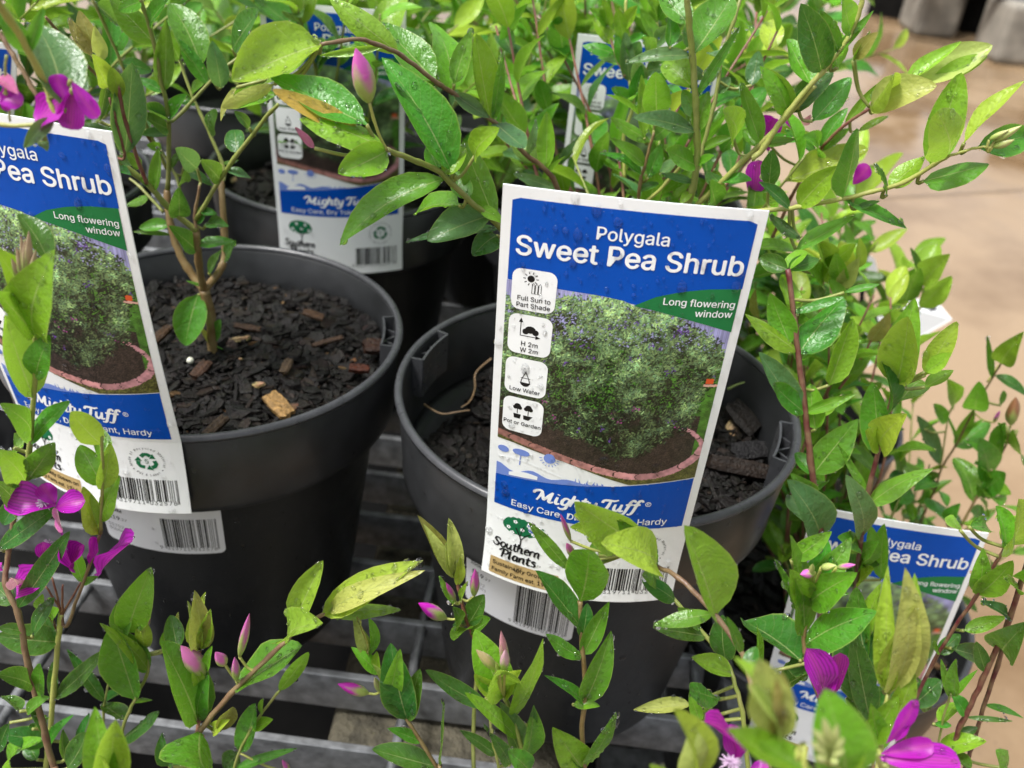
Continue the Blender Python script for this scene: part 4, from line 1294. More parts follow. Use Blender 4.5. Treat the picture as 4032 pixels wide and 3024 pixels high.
        obj('petal' if petal else 'leaf', vs, LF, M_PETAL if petal else M_LEAF, s.t, True, uv, col)
        s.nleaf += 1
        s.wet(vs, L)
    def wet(s, vs, L, rate=None):
        r = s.r
        rate = s.drops if rate is None else rate
        N_ = int(rate*r.uniform(4, 44)*min(2, L/0.03))
        for i in range(N_):
            a = r.randrange(1, len(SS)-2); b = r.randrange(0, NX-1)
            fx, fy = r.random(), r.random()
            p = [vs[a*NX+b], vs[a*NX+b+1], vs[(a+1)*NX+b+1], vs[(a+1)*NX+b]]
            P = p[0].lerp(p[1], fx).lerp(p[3].lerp(p[2], fx), fy)
            N = (p[1]-p[0]).cross(p[3]-p[0])
            if N.length < 1e-12: continue
            N.normalize()
            if N.dot(CAM-P) < 0: N = -N
            q = r.random()
            R_ = 0.001*(r.uniform(0.3, 0.55) if q < 0.55 else (r.uniform(0.55, 0.95) if q < 0.9 else r.uniform(1.0, 1.7)))*(1.0 if L > 0.015 else 0.6)
            s.dr.dome(P, N, R_, r.uniform(0.55, 0.9), (V((0, -0.3, -1)), r.uniform(1, 1.35)), 8, 3)
    def bud(s, bx, by, tx, ty, w_, col=(0.45, 0.06, 0.33), y=None, pedicel=True):
        (fx, fy), (gx, gy) = s.F(bx, by), s.F(tx, ty)
        d, Q = s.near(fx, fy)
        yy = (Q.y if Q is not None else s.y) if y is None else y
        P0, P1 = ony(fx, fy, yy), ony(gx, gy, yy-0.003)
        if Q is not None and pedicel and d > 5:
            mb = MB(); mb.tube(catmull([Q, (Q+P0)/2+V((0, 0, -0.002)), P0], 4), [0.00055]*9, 6); mb.build('pedicel', M_STEM, s.t, True, STEMC['y'])
        w3 = w_/s.off[2]*proj(P0)[2]/FPX
        vs, fs, uv = bud_mesh(P0, P1, w3)
        obj('bud', vs, fs, M_BUD, s.t, True, uv, col)
    def tuft(s, cx, cy, rad, y=None):
        f = s.F(cx, cy); P = ony(*f, s.y if y is None else y); R_ = rad/s.off[2]*proj(P)[2]/FPX
        mb = MB()
        for i in range(46):
            d = V((s.r.gauss(0, .5), -0.4+s.r.gauss(0, .4), 0.7+s.r.gauss(0, .5))).normalized()
            mb.tube([P, P+d*R_*0.6+V((0, 0, .0003)), P+d*R_], [0.0003, 0.00022, 0.0001], 4)
        mb.build('stamen_tuft', M_TUFT, s.t)
    def grow(s, base, tips, step=0.013, leafL=(0.020, 0.034), tones='dddmmg', col='g', r0=1.5, frac=0.25, up=0.6, dropmod=0.0, tip_tone='l'):
        """whole branches grown in space, leaves set spirally along them"""
        r = s.r
        for T_ in tips:
            B_ = V(base)+V((r.gauss(0, .006), r.gauss(0, .006), 0)); T_ = V(T_)
            mid = B_.lerp(T_, 0.5)+V((r.gauss(0, .012), r.gauss(0, .012), 0.012))
            C = catmull([B_, mid, T_], 10)
            s.stem3([B_, mid, T_], r0, r0*0.55, col)
            L = sum((b-a).length for a, b in zip(C, C[1:])); n = int(L*(1-frac)/step); ang = r.random()*6
            for i in range(n):
                q = frac+(1-frac)*(i+0.5)/n
                f = q*(len(C)-1); k = min(len(C)-2, int(f)); P = C[k].lerp(C[k+1], f-k); t = (C[k+1]-C[k]).normalized()
                ang += 2.399+r.gauss(0, .25)
                a = t.orthogonal().normalized(); b = t.cross(a); out = a*math.cos(ang)+b*math.sin(ang)
                d = (out*r.uniform(.75, 1.0)+t*up+V((0, 0, r.uniform(-.1, .25)))).normalized()
                LL = r.uniform(*leafL)*(1 if q < .9 else .75)
                tone = r.choice(tones) if q < 0.82 else r.choice(tip_tone)
                s.auto_leaf(P, d, t, LL, tone, dropmod)
    def auto_leaf(s, P, d, axis, L, tone, dropmod=0.0):
        r = s.r
        n = (axis+V((0, 0, .5))+V((r.gauss(0, .2), r.gauss(0, .2), 0))); n = (n-d*n.dot(d)).normalized(); sv = d.cross(n)
        me = r.choice(UNIT_LEAVES)
        o = bpy.data.objects.new('leaf', me); COL.objects.link(o); o.parent = s.t
        w_ = L*r.uniform(0.85, 1.15)
        M4 = Matrix.Identity(4)
        for i in range(3): M4[i][0], M4[i][1], M4[i][2], M4[i][3] = sv[i]*w_, d[i]*L, n[i]*L, P[i]
        o.matrix_local = M4
        k = r.uniform(.8, 1.25); c = TONE[tone]; o.color = (c[0]*k, c[1]*k, c[2]*k, 1)
        s.nleaf += 1
        if dropmod and r.random() < 0.7: s.wet([M4 @ v.co for v in me.vertices], L, dropmod)
    def done(s):
        if s.dr.v: tag(s.dr.build('water_droplets', M_WATER, s.t), kind='stuff')
M_TUFT = simple('white_tuft', (0.58, 0.42, 0.58), 0.6)
UNIT_LEAVES = []
for i in range(10):
    r_ = random.Random(100+i)
    vs, uv = leaf_verts(V((0, 0, 0)), V((0, 1, 0)), r_.uniform(0.34, 0.47), V((0, 0, 1)), r_.uniform(0.1, 0.6), r_.uniform(-0.02, 0.12), 0.1, 'leaf', r_, r_.uniform(-.4, .4))
    UNIT_LEAVES.append(mesh('leaf', vs, LF, M_LEAF, True, uv))

# ---- shrub in the left pot
p = Plant('open branched shrub with bare brown trunk in the left pot', 0.40, 21, 0.5); p.crop('c3')
p.stem('1263 2130 1252 1903 1213 1721', 4.0, 4.2, 'w')
p.stem('1213 1721 1130 1620 1040 1440 1000 1250 995 1130', 3.2, 2.4, 'w', 0.402, 0.415)
p.stem('995 1130 1000 700 960 500 900 200 830 -20', 1.9, 1.4, 'g', 0.415, 0.40)
p.stem('1213 1721 1185 1600 1165 1370', 3.0, 2.6, 'w', 0.40, 0.39)
p.stem('1165 1370 1000 1230 870 1090 690 940 640 860', 2.3, 1.8, 'g', 0.39, 0.37)
p.stem('1165 1370 1160 1260 1185 1100', 1.6, 1.0, 'b', 0.39, 0.39)
p.stem('1213 1721 1310 1600 1335 1480 1320 1200 1315 1080', 3.0, 2.2, 'w', 0.40, 0.42)
p.stem('1315 1080 1330 1000 1230 760 1130 540 1060 330', 1.6, 1.2, 'g', 0.42, 0.44)
p.stem('1165 1300 1350 1000 1560 720 1650 620', 1.7, 1.2, 'g', 0.39, 0.37)
p.stem('1060 1180 1060 1080 960 900 860 770', 1.4, 1.0, 'g', 0.41, 0.42)
p.stem('1000 720 1060 690 1290 440 1480 300', 1.5, 1.0, 'g', 0.41, 0.43)
p.stem('970 1260 850 1130 770 1060', 1.3, .9, 'g', 0.41, 0.42)
p.stem('990 1000 850 700 690 300 540 -20', 1.4, 1.0, 'g', 0.42, 0.40)
p.stem('940 900 740 620 500 370 270 100', 1.4, 1.0, 'w', 0.42, 0.37)
p.stem('690 940 740 930 700 760 650 580', 1.0, .8, 'r', 0.37, 0.36)
p.leaves('''1190 1490 1000 1340 110 d
1075 1275 1060 1110 120 d -.1
1030 1330 825 1355 75 m
1010 1400 790 1375 30 m
1200 1450 1390 1430 70 m
1225 1330 1360 1345 80 d
1340 1540 1405 1430 80 d
1240 1620 1320 1480 60 d
940 1110 945 880 80 m
1090 1000 1265 1105 60 d
1290 1060 1190 950 110 d
1360 1020 1490 1060 50 g
1340 960 1420 950 25 m
1400 900 1390 770 115 d
1220 805 1290 655 90 d
1480 760 1390 660 60 d
985 540 810 460 60 m
1000 540 985 110 115 m
900 265 650 -10 150 m
1200 400 1010 20 190 m
1210 480 1060 230 90 m
1380 290 1540 60 130 d
1310 520 1260 240 120 g
740 930 785 370 190 g -.1
590 720 655 380 60 d
1000 770 850 690 100 d
1000 800 840 800 60 d
840 1000 750 900 70 d
1050 980 1110 880 40 d
1170 1000 1040 880 120 g
890 1160 740 1220 50 m
1180 1330 1230 1200 60 d
1190 1250 1290 1270 50 d
1040 1100 1100 1010 60 d
960 900 870 860 60 m
1010 700 1110 560 80 m
700 930 800 970 60 g
690 1000 780 1040 60 d
870 1100 830 1060 50 d
980 700 860 640 100 d
1160 600 1060 600 60 d
1140 560 1230 480 60 m
690 300 760 190 60 m
720 380 900 420 90 d
560 30 700 150 110 d
860 0 700 60 90 l
870 150 1000 0 100 m
780 560 850 700 110 d
770 640 670 700 90 d
1060 330 1230 200 110 g
1070 350 960 200 90 m
500 370 470 200 90 d''')
p.crop('h5')
p.leaves('''465 430 380 765 195 m -.3 broad
560 740 610 590 75 d -.1
545 760 470 640 40 b
570 760 630 790 12 m
500 380 385 340 20 m''')
p.done()
# small bronze tipped shoot at the top left
p = Plant('slender shoot with bronze young leaves at the upper left', 0.36, 22, 0.5); p.crop('c3')
p.stem('700 500 640 440 600 380 560 320', 1.2, .9, 'y'); p.stem('700 500 740 700 800 900 870 1090', 1.2, 1.4, 'r', 0.36, 0.375)
p.leaves('''590 330 410 100 80 b
600 350 470 60 110 b
610 360 560 150 90 k
640 520 545 320 110 y
690 590 660 400 90 y''')
p.done()

# ---- near plant at the upper left: blurred stem and purple flower
p = Plant('near shrub with purple flower hanging over the left label', 0.245, 23, 0.35); p.crop('c3')
p.stem('-250 -330 -100 -120 0 30 130 230 270 500', 1.9, 1.5, 'y', 0.215, 0.245); p.stem('0 200 60 300 150 450 230 590', 1.2, 1.0, 'p', 0.25, 0.245); p.stem('270 500 300 620 330 700 200 745 -80 735', 1.0, .9, 'y', 0.245, 0.24)
p.stem('40 330 30 500 60 720', .6, .5, 'g', .235, .235)
p.leaves('''430 540 215 740 150 M -.1
430 530 420 770 150 M -.1
420 480 580 700 100 M -.1
380 600 330 440 150 M .1
300 690 140 880 90 g
240 840 280 900 60 g
380 640 215 150 290 g .3
170 320 260 40 70 m
180 300 -20 60 120 m
-40 560 135 620 110 M
-20 460 110 560 90 p
20 470 40 660 60 M''')
p.done()

# ---- shrub in the right pot: branches around and behind the central label
p = Plant('leafy shrub of the central label, long branches reaching left and right', 0.33, 24, 0.8); p.bright = 0.3
p.crop('c4')
p.stem('2050 1950 1900 1600 1760 1350 1580 1190 1400 1020 1250 950 1090 890', 2.2, 1.5, 'g', 0.36, 0.295)
p.leaves('''970 740 380 440 210 m .25
940 790 410 530 120 o -.1
1095 890 570 705 150 l -.2
1090 900 800 1030 190 l -.3
660 880 545 755 45 p 0
1480 1030 1060 340 250 m .2
1500 1040 1130 480 80 m 0
1420 1080 810 1460 180 m -.25
1750 1310 1540 840 170 m
1700 1280 1330 1430 190 g -.1
1745 1375 1200 1440 60 g -.1
1520 1220 1260 1270 120 m .1
1745 1400 1600 1520 140 d
1580 1180 1480 1010 120 m .2
1640 1240 1790 1330 70 m
1420 1040 1560 880 110 m .3
1400 1010 1330 870 90 m .3''')
p.bud(985, 605, 905, 285, 150, (0.5, 0.09, 0.36), 0.29)
p.stem('1080 880 1020 740 985 605', .7, .6, 'y', 0.295, 0.29)
p.stem('2200 1700 2110 1130 1900 900 1710 710 1480 550 1370 480 1180 330 1050 270 900 230 700 265', 2.0, 1.1, 'p', 0.41, 0.32)
p.leaves('''700 270 170 480 290 y -.2
690 275 250 330 190 y .1
660 280 300 500 150 l .15
420 500 110 640 90 k -.2
440 560 150 640 110 l 0
200 520 105 720 40 k 0
1380 480 1040 130 190 m .15
1480 545 1350 130 190 l .1
1165 320 750 -10 150 y 0
1710 700 1620 200 150 m
1740 690 1780 300 70 m
1490 500 1590 180 110 m .2
1370 490 1120 430 110 l .1
1060 300 690 330 50 y
2030 1010 2040 660 110 m
1930 920 1980 700 50 g
1740 720 1910 880 130 g
1610 930 1760 760 140 m
1480 560 1700 700 90 g .3
1900 900 1840 760 90 m .2
2110 1130 1840 1030 70 g
1380 490 1300 700 100 m .4''')
p.crop('c5')
p.stem('700 2000 800 1750 940 1480 1000 1200 1000 900 990 700 970 420 950 200 930 -30', 2.6, 1.9, 'g', 0.385, 0.37)
p.stem('900 1900 960 1560 1100 1400 1180 1320 1450 1060 1700 800 1860 620', 2.2, 1.5, 'y', 0.385, 0.37)
p.stem('1000 1250 1030 1130 1100 870 1150 650 1180 430 1290 90 1320 -30', 1.6, 1.2, 'g', 0.40, 0.42)
p.stem('560 1900 580 1400 640 1150 690 960', 1.5, 1.0, 'w', 0.40, 0.40)
p.stem('640 1460 760 1350 900 1190', 1.4, 1.1, 'y', 0.40, 0.395)
p.leaves('''985 400 1250 -20 290 m .15
905 180 740 -60 180 m .1
980 400 480 460 95 g
990 960 540 850 130 g -.1
950 650 760 450 190 m .2
990 960 1090 660 130 m .2
980 850 900 650 110 m .2
1000 710 1320 180 70 m
710 840 705 520 195 l -.1 broad
620 1000 600 540 90 m .1
640 1020 375 850 90 m
620 1200 365 1000 100 m
590 1260 290 1110 70 m
980 1200 780 1080 150 m
1000 1200 1130 1130 60 m
1000 1330 740 1260 60 g
650 1290 740 1040 110 m .1
1270 1010 1190 800 190 l -.1 broad
1060 1090 1260 990 70 m
1460 1040 1320 590 130 d -.15
1680 850 1460 480 150 l
1700 840 1843 620 120 d
1460 1060 1720 1010 70 m
1200 1330 1400 1310 80 m
1140 1490 1090 1300 140 d
1000 1400 880 1480 60 m
1400 620 1450 370 120 g .1
1180 430 1100 380 110 g .2
800 340 800 110 100 m .2
1180 440 1060 620 90 g .2
560 1440 480 1380 40 m
1140 680 1240 560 90 g .3
1100 880 1200 760 60 m .3
960 500 1080 560 90 d .4
680 1010 820 900 90 d .3
600 1390 730 1330 60 d .2
1180 1340 1080 1240 110 d .3
1440 1060 1340 940 90 d .3''')
p.crop('c6')
p.stem('-60 940 0 890 100 740 240 560 430 340 530 200 590 30 600 -30', 2.0, 1.4, 'y', 0.37, 0.37)
p.stem('-120 1270 0 1250 150 1240 300 1215 480 1180 690 1130 850 1080 1000 990 1100 930', 1.7, 1.3, 'y', 0.365, 0.33)
p.stem('1100 930 1250 885 1340 870', .9, .7, 'y', 0.33, 0.325)
p.leaves('''345 425 230 20 190 d -.1
455 310 345 60 90 m
440 375 665 60 60 m
500 190 480 -20 110 m
170 680 425 430 140 d .1
300 720 530 460 150 m .1
190 650 0 400 130 l
450 400 345 110 120 l .2
270 480 150 230 150 l .3
215 1205 450 985 150 m .05
480 1165 565 760 150 m
740 1160 660 970 50 d
745 1095 970 930 120 m
960 1075 1350 975 130 m
990 960 1185 430 190 l .1 broad
1100 940 1040 660 220 y -.1 broad
1200 850 1560 480 90 y
1280 890 1600 800 190 m .1
490 1210 860 1355 75 m
560 1240 700 1195 40 d
170 1255 -20 1080 80 d
235 1410 40 1280 80 d
200 1480 560 1280 90 d
40 1120 60 890 110 d''')
p.bud(1370, 870, 1500, 830, 55, (0.4, 0.42, 0.16), 0.325); p.bud(1380, 840, 1545, 745, 60, (0.4, 0.42, 0.16), 0.325); p.bud(1350, 830, 1470, 770, 45, (0.4, 0.42, 0.16), 0.325)
p.done()

# ---- second right hand branch with bronze lime bud leaves, flowers between
p = Plant('shoot with folded lime and bronze leaves over the wet floor', 0.40, 25, 0.5); p.crop('c6')
p.stem('60 1420 160 1200 220 1090 340 900 460 770 640 640', 1.5, 1.1, 'r', 0.43, 0.40)
p.leaves('''650 640 1040 510 190 k -.1 broad
700 640 990 480 90 l
860 490 1370 270 190 k .05
860 485 1185 245 90 y 0
1000 480 1340 330 100 y .1
650 640 790 430 80 y
480 730 700 490 60 l
570 780 750 690 40 l
340 880 510 640 90 m
360 910 520 760 60 m
340 930 130 770 60 m
330 930 240 810 90 l
550 350 690 190 90 b
540 360 640 180 50 l
20 830 225 835 60 m''')
p.leaves('''40 900 -30 690 150 M
60 850 75 700 90 M
180 1040 300 930 70 M
540 1095 640 985 90 M
330 1010 460 965 50 M
-60 1180 -20 950 140 M
170 760 130 660 40 M
240 740 290 680 50 p''', y=0.42)
p.done()

# ---- right hand lower shrub with dark red stems
p = Plant('shrub with thick dark red stems right of the central label', 0.315, 26, 0.5); p.crop('c7'); p.bright = 0.5
p.stem('650 1659 600 1300 560 950 520 620 490 350 455 90', 2.3, 1.6, 'd', 0.30, 0.325, root=False)
p.stem3([V((0.205, 0.43, -0.01)), V((0.19, 0.36, 0.03)), ony(*p.F(650, 1659), 0.30)], 2.4, 2.3, 'd')
p.stem('890 1659 930 1430 990 1180 1040 970 1100 770', 2.0, 1.3, 'd', 0.30, 0.31)
p.stem3([V((0.215, 0.43, -0.01)), V((0.205, 0.36, 0.03)), ony(*p.F(890, 1659), 0.30)], 2.2, 2.0, 'd')
p.leaves('''460 80 290 20 110 d
470 80 640 30 100 d
540 580 200 355 110 m -.1
505 350 790 255 55 m
790 230 1000 180 45 d
540 590 790 260 190 d .1
470 530 350 230 150 l .1
515 940 280 580 150 g .05
540 950 365 770 130 m
530 950 860 830 70 m -.15
620 1040 590 770 150 l .1
700 780 840 380 140 l .1
630 1310 870 980 190 d .1
620 1420 470 1300 100 m
600 1420 685 1360 100 m
650 1690 450 1340 220 g -.1
1105 750 1210 260 210 l .1
1100 740 1170 370 215 y -.1 broad
1270 720 1460 400 130 y 0
1270 700 1430 590 90 y 0
1040 960 1000 600 110 d
1110 880 1270 760 190 m .2
1270 790 1440 690 80 m .1
1000 1190 960 760 170 m .15
1000 1140 1165 950 190 y -.2
1000 1140 915 1050 130 y -.2
930 1420 750 1130 70 l -.1
940 1510 1320 1275 110 m
850 1690 800 1310 150 g -.1
500 350 420 120 110 l .3
520 640 640 480 120 l .3
560 960 720 900 120 m .3
470 100 560 -20 90 l .2
590 1310 500 1180 110 m .2''')
p.crop('e3')
p.leaves('''1080 190 880 0 230 g .1
1280 340 1390 260 90 m
1270 330 1240 260 110 m
1270 380 1410 300 110 d .1
1400 480 1420 160 110 l -.1
1240 420 1335 170 110 m -.1
1270 520 1215 300 120 d 0
1290 500 1360 420 90 m
1250 300 1150 240 110 m''')
p.done()

# lime crown rising behind it, over the floor
p = Plant('lime tipped shrub rising between red stems and wet floor', 0.50, 27, 0.4); p.crop('c7')
p.stem('760 800 850 680 930 550 960 480', 1.1, .9, 'r', 0.42, 0.42)
p.stem('1130 560 1190 400 1240 320 1260 180', 1.1, .9, 'y'); p.stem('1130 560 1100 800 1060 1100', 1.2, 1.4, 'r')
p.stem('760 350 775 190 780 130 760 60', 1.1, .9, 'y', .40, .40); p.stem('640 420 660 200 690 60', 1.2, 1.0, 'y', .41, .41)
p.leaves('''940 520 1060 350 90 b
1240 320 1430 130 120 y
1250 150 1420 0 150 y
1250 140 1340 -60 130 y .1
1150 290 1240 80 110 m
1230 100 1180 -40 40 d
760 350 700 150 90 l
770 190 880 20 100 k
770 180 740 -10 110 l
690 60 620 -80 120 y
660 200 560 80 110 l
670 160 760 0 110 l
280 390 265 210 60 b
650 300 590 180 90 d
1140 560 1060 220 90 d
700 420 740 250 110 y .1
670 420 560 270 120 l .1
640 500 720 400 90 l''')
p.crop('c6'); p.leaves('''400 1640 330 1430 130 y
520 1640 470 1430 110 y
560 1600 580 1410 70 y
430 1540 560 1450 90 l
160 1550 -10 1530 80 d
160 1550 335 1570 90 d''')
p.done()

# far right small leaved shrub
p = Plant('small leaved shrub at the right edge above the lower label', 0.47, 28, 0.5); p.crop('c7'); p.bright = 0.55
p.stem('1430 1720 1490 1600 1580 1440 1640 1330 1760 1120', 1.4, 1.0, 'w', 0.43, 0.44)
p.stem('1330 1400 1370 1270 1450 1140 1560 930 1650 770 1720 650', 1.2, .9, 'w', 0.47, 0.46); p.stem('1360 1270 1385 1120 1400 1000', .9, .8, 'g'); p.stem('1330 1400 1240 1370 1180 1390', 1, .8, 'r')
p.stem('1180 1540 1140 1300 1120 1180', .9, .8, 'g'); p.stem('1330 1400 1280 1500 1240 1600', 1.1, 1.1, 'w')
p.stem('1640 760 1720 650 1800 610', .8, .6, 'y')
p.leaves('''1570 930 1590 755 130 l
1390 1000 1320 890 80 m
1440 900 1400 740 110 m
1670 740 1640 480 40 d
1720 650 1858 460 130 l
1680 720 1870 840 60 d
1360 1250 1220 960 110 g
1560 1480 1440 1210 190 d
1470 1160 1660 1000 120 d
1660 1240 1490 1100 60 m
1110 1290 1060 1150 80 d
1130 1200 1210 1150 80 m
1450 1130 1560 920 70 l
1460 1130 1400 960 30 m
1340 1360 1200 1410 90 d
1380 1310 1240 1340 60 d
1190 1400 1110 1480 110 d
1240 1480 1290 1400 60 d
1480 1600 1270 1450 150 d
1500 1600 1640 1659 100 m
1580 1440 1720 1500 130 m
1640 1330 1590 1090 150 m
1700 1250 1750 1000 110 d
1640 1340 1560 1240 80 m
1720 900 1735 810 40 d
1270 1040 1360 990 12 d
1500 1060 1620 980 30 m
1760 1120 1850 1250 150 m
1760 1130 1700 1000 70 m
1600 1420 1750 1300 130 d
1330 1400 1400 1500 90 d
1400 1600 1480 1480 80 d
1140 1300 1060 1400 90 d
1240 1600 1180 1530 80 d
1620 1380 1780 1430 110 m
1530 1520 1600 1640 110 d
1150 1480 1200 1580 80 m''')
p.bud(1780, 1010, 1810, 850, 90, (0.24, 0.11, 0.05)); p.bud(1770, 1080, 1740, 1010, 40, (0.4, 0.42, 0.16)); p.bud(1790, 1090, 1820, 1040, 40, (0.4, 0.42, 0.16)); p.bud(1750, 1100, 1700, 1120, 40, (0.4, 0.3, 0.25)); p.bud(1680, 1000, 1715, 930, 30)
p.done()

# ---- lower right plant with the small label
p = Plant('shrub with crossing maroon stems in front of the small lower label', 0.25, 29, 0.45); p.crop('e3'); p.bright = 0.4
p.stem('1780 1640 1820 1400 1890 1230 2000 1000 2130 700 2212 440 2260 300', 1.9, 1.6, 'd', 0.25, 0.25, root=True)
p.stem('1860 1660 1880 1551 1960 1280 2080 900 2120 720', 1.6, 1.4, 'd', 0.255, 0.252, root=True); p.stem('1520 1660 1540 1300 1600 1150 1730 890 1940 570 2110 290', 1.5, 1.1, 'd', 0.27, 0.26, root=True)
p.stem('1700 1660 1720 1440 1780 1170 1815 1140', .9, .7, 'g', .25, .25, root=True)
p.leaves('''1950 560 1980 300 110 l
1950 570 2150 370 140 l
1870 770 2110 690 80 l
1730 890 1690 840 60 l
2160 720 1960 600 70 d
2080 880 2230 720 190 d
2110 290 2180 20 190 y -.1 broad
2110 290 2050 60 120 l .1
2110 290 2240 110 140 l .1
1980 1190 2212 1270 40 d
1900 1270 2150 1285 30 d
1740 1470 2000 1400 110 m
1760 1500 1900 1560 110 d
1790 1150 1740 930 40 m
1810 1150 1950 990 40 m
1815 1140 1830 930 80 l
1720 1300 1830 1180 110 m .1
1700 1300 1800 1310 40 m
2100 1551 2050 1450 110 l
2000 1010 1940 830 80 d
1800 870 1960 930 110 d .2
2180 560 2100 480 90 m
2190 480 2260 400 90 m
1600 1150 1690 1210 100 d .2
1640 1080 1560 1000 90 d .2
1720 900 1850 790 80 d .3
1580 1200 1740 1050 130 d .2
1880 1250 1800 1130 90 m .2
1830 1380 1950 1320 60 d .1
1850 200 1810 110 120 m .2
1900 180 2020 210 90 m .2''')
p.done()

# ---- central right shoot standing over the flower
p = Plant('shoot with cupped leaves and pink tipped buds above a magenta flower', 0.225, 30, 0.7); p.crop('e3')
p.stem('1100 1700 1080 1300 1000 1000 965 860 970 700 1000 560', 1.6, 1.2, 'w', 0.21, 0.23, root=True); p.stem('1350 1660 1330 1200 1250 970', 1.2, 1.0, 'b', 0.23, 0.25, root=True)
p.leaves('''940 800 880 220 175 m .1
880 545 1215 560 75 l -.1
890 370 1120 205 110 l -.05
1010 620 1265 440 190 l .05
990 620 880 420 150 l .05
990 850 1375 660 200 m -.05
960 770 790 360 60 m
720 1010 695 740 110 l -.1
940 940 620 715 280 d .3
1330 1200 1250 600 300 d .25
1000 640 1230 240 150 m .2
980 640 1100 260 150 m .25
1260 860 1400 500 110 l .1
1000 1000 820 1100 190 d .3
1000 1010 900 870 190 d .3
1270 1000 1130 950 150 d .3
1330 1180 1480 1100 130 d .2
1320 1300 1240 760 150 d .1
1290 1020 1260 520 140 m .1
1280 1000 1370 640 130 m .1
1330 1300 1410 960 140 d .1
1330 1350 1200 1150 150 d .1
1340 1450 1260 1300 150 m .1
1340 1450 1450 1280 130 m .1''')
p.bud(1020, 440, 940, 450, 55, (0.5, 0.12, 0.4), .222); p.bud(1060, 410, 1145, 400, 55, (0.35, 0.4, 0.12), .222); p.bud(1150, 410, 1255, 395, 45, (0.5, 0.1, 0.36), .222); p.bud(1000, 450, 1010, 390, 40, (0.35, 0.4, 0.12), .222)
p.leaves('''1030 1145 975 870 175 M -.1
1120 1150 1165 895 110 M -.1
1060 1150 1100 960 130 M .1''', y=0.205)
p.tuft(1080, 950, 60, 0.207)
p.done()

# ---- big lime bud shoot, right
p = Plant('shoot ending in a large closed pale lime leaf bud', 0.19, 31, 0.5); p.crop('e3')
p.stem('1360 1660 1400 1400 1440 1130', 1.5, 1.2, 'y', 0.175, 0.19, root=True)
p.leaves('''1430 1110 1440 395 130 y .1
1450 1100 1535 410 220 k 0
1560 1050 1590 440 150 y .1
1440 1090 1600 620 190 k -.1
1350 1400 1500 1130 140 l -.1
1460 1330 1590 1010 120 l .1
1380 1420 1340 1180 110 l''')
p.done()

# ---- blurred plant closest to the camera at the bottom right
p = Plant('blurred lime shrub nearest the camera with magenta petals', 0.13, 32, 0.35); p.crop('e3')
p.stem('980 1750 900 1500 790 1340 700 1200', 1.5, 1.2, 'y', 0.115, 0.125, root=True); p.stem('1200 1800 1180 1640 1120 1450', 1.3, 1.0, 'y', 0.12, 0.12, root=True)
p.stem('330 1760 320 1620 300 1500', 1.2, 1.0, 'y', 0.135, 0.135, root=True); p.stem('1420 1700 1400 1560 1370 1470', 1.1, 1.0, 'g', 0.15, 0.15, root=True)
p.leaves('''820 1360 560 920 190 y .1
800 1350 700 930 240 k 0
830 1360 820 1000 150 b .05
830 1370 880 1080 120 k 0
820 1370 640 1080 200 k -.1
960 1560 520 1330 190 l -.1
1000 1560 700 1400 150 l -.1
1200 1600 1080 1100 330 l .1 broad
1180 1640 1250 1250 170 l .1
330 1640 215 1215 210 y 0
300 1640 330 1290 170 k .1
340 1640 400 1400 120 y .1
150 1640 80 1530 90 y 0''')
for a, b, c, d, ww in ((1110, 1440, 1010, 1330, 60), (1120, 1440, 1070, 1260, 70), (1130, 1440, 1150, 1300, 60), (1130, 1460, 1190, 1380, 60), (1120, 1480, 1190, 1450, 60), (1100, 1480, 1000, 1400, 60), (1120, 1500, 1150, 1520, 60), (1090, 1500, 1030, 1490, 60)):
    p.bud(a, b, c, d, ww, (0.5, 0.56, 0.22), 0.118)
p.leaves('''570 1510 395 1290 150 M
590 1500 540 1300 130 M .1
650 1560 760 1540 80 M
1380 1500 1850 1520 170 M -.05
1400 1470 1700 1420 110 M .1
1430 1410 1600 1160 80 M .2
1480 1400 1560 1290 60 M .2''', y=0.165)
p.tuft(540, 1530, 70, 0.155)
p.done()

# ---- branch sweeping over the foot of the central label
p = Plant('branch with big lime leaves crossing the foot of the central label', 0.225, 33, 0.9); p.crop('e3')
p.stem('800 1750 740 1450 690 1180 640 1000 600 880 440 660 250 470 110 400 -40 330', 1.7, 1.2, 'p', 0.16, 0.235)
p.stem('660 1750 620 1300 560 1040 500 920 350 740 220 590 120 480', 1.4, 1.0, 'g', 0.20, 0.245)
p.leaves('''460 680 280 170 260 y -.1 broad
430 690 110 740 90 m -.1
400 800 100 750 130 d
230 600 40 480 100 d
520 940 500 680 140 d .1
600 900 520 690 60 m
560 1010 320 920 120 y -.1
370 760 240 640 80 m
320 1190 -10 1220 90 k
370 1290 310 1120 70 l
480 1160 310 1100 120 m
470 1250 370 1280 110 l
620 1010 690 860 110 d .2''')
p.crop('e2')
p.leaves('''1870 320 1565 110 240 y -.1 broad
1880 330 1560 190 150 y .05
2040 500 1720 350 230 y -.2 broad
1720 350 1540 260 130 y .05
2050 490 1810 200 140 m .05
1540 510 1300 230 80 m 0
1640 420 1830 400 150 l .1
2066 600 1960 540 110 m''')
p.bud(1545, 340, 1485, 180, 38); p.bud(1560, 430, 1520, 350, 50, (0.45, 0.1, 0.3))
p.done()

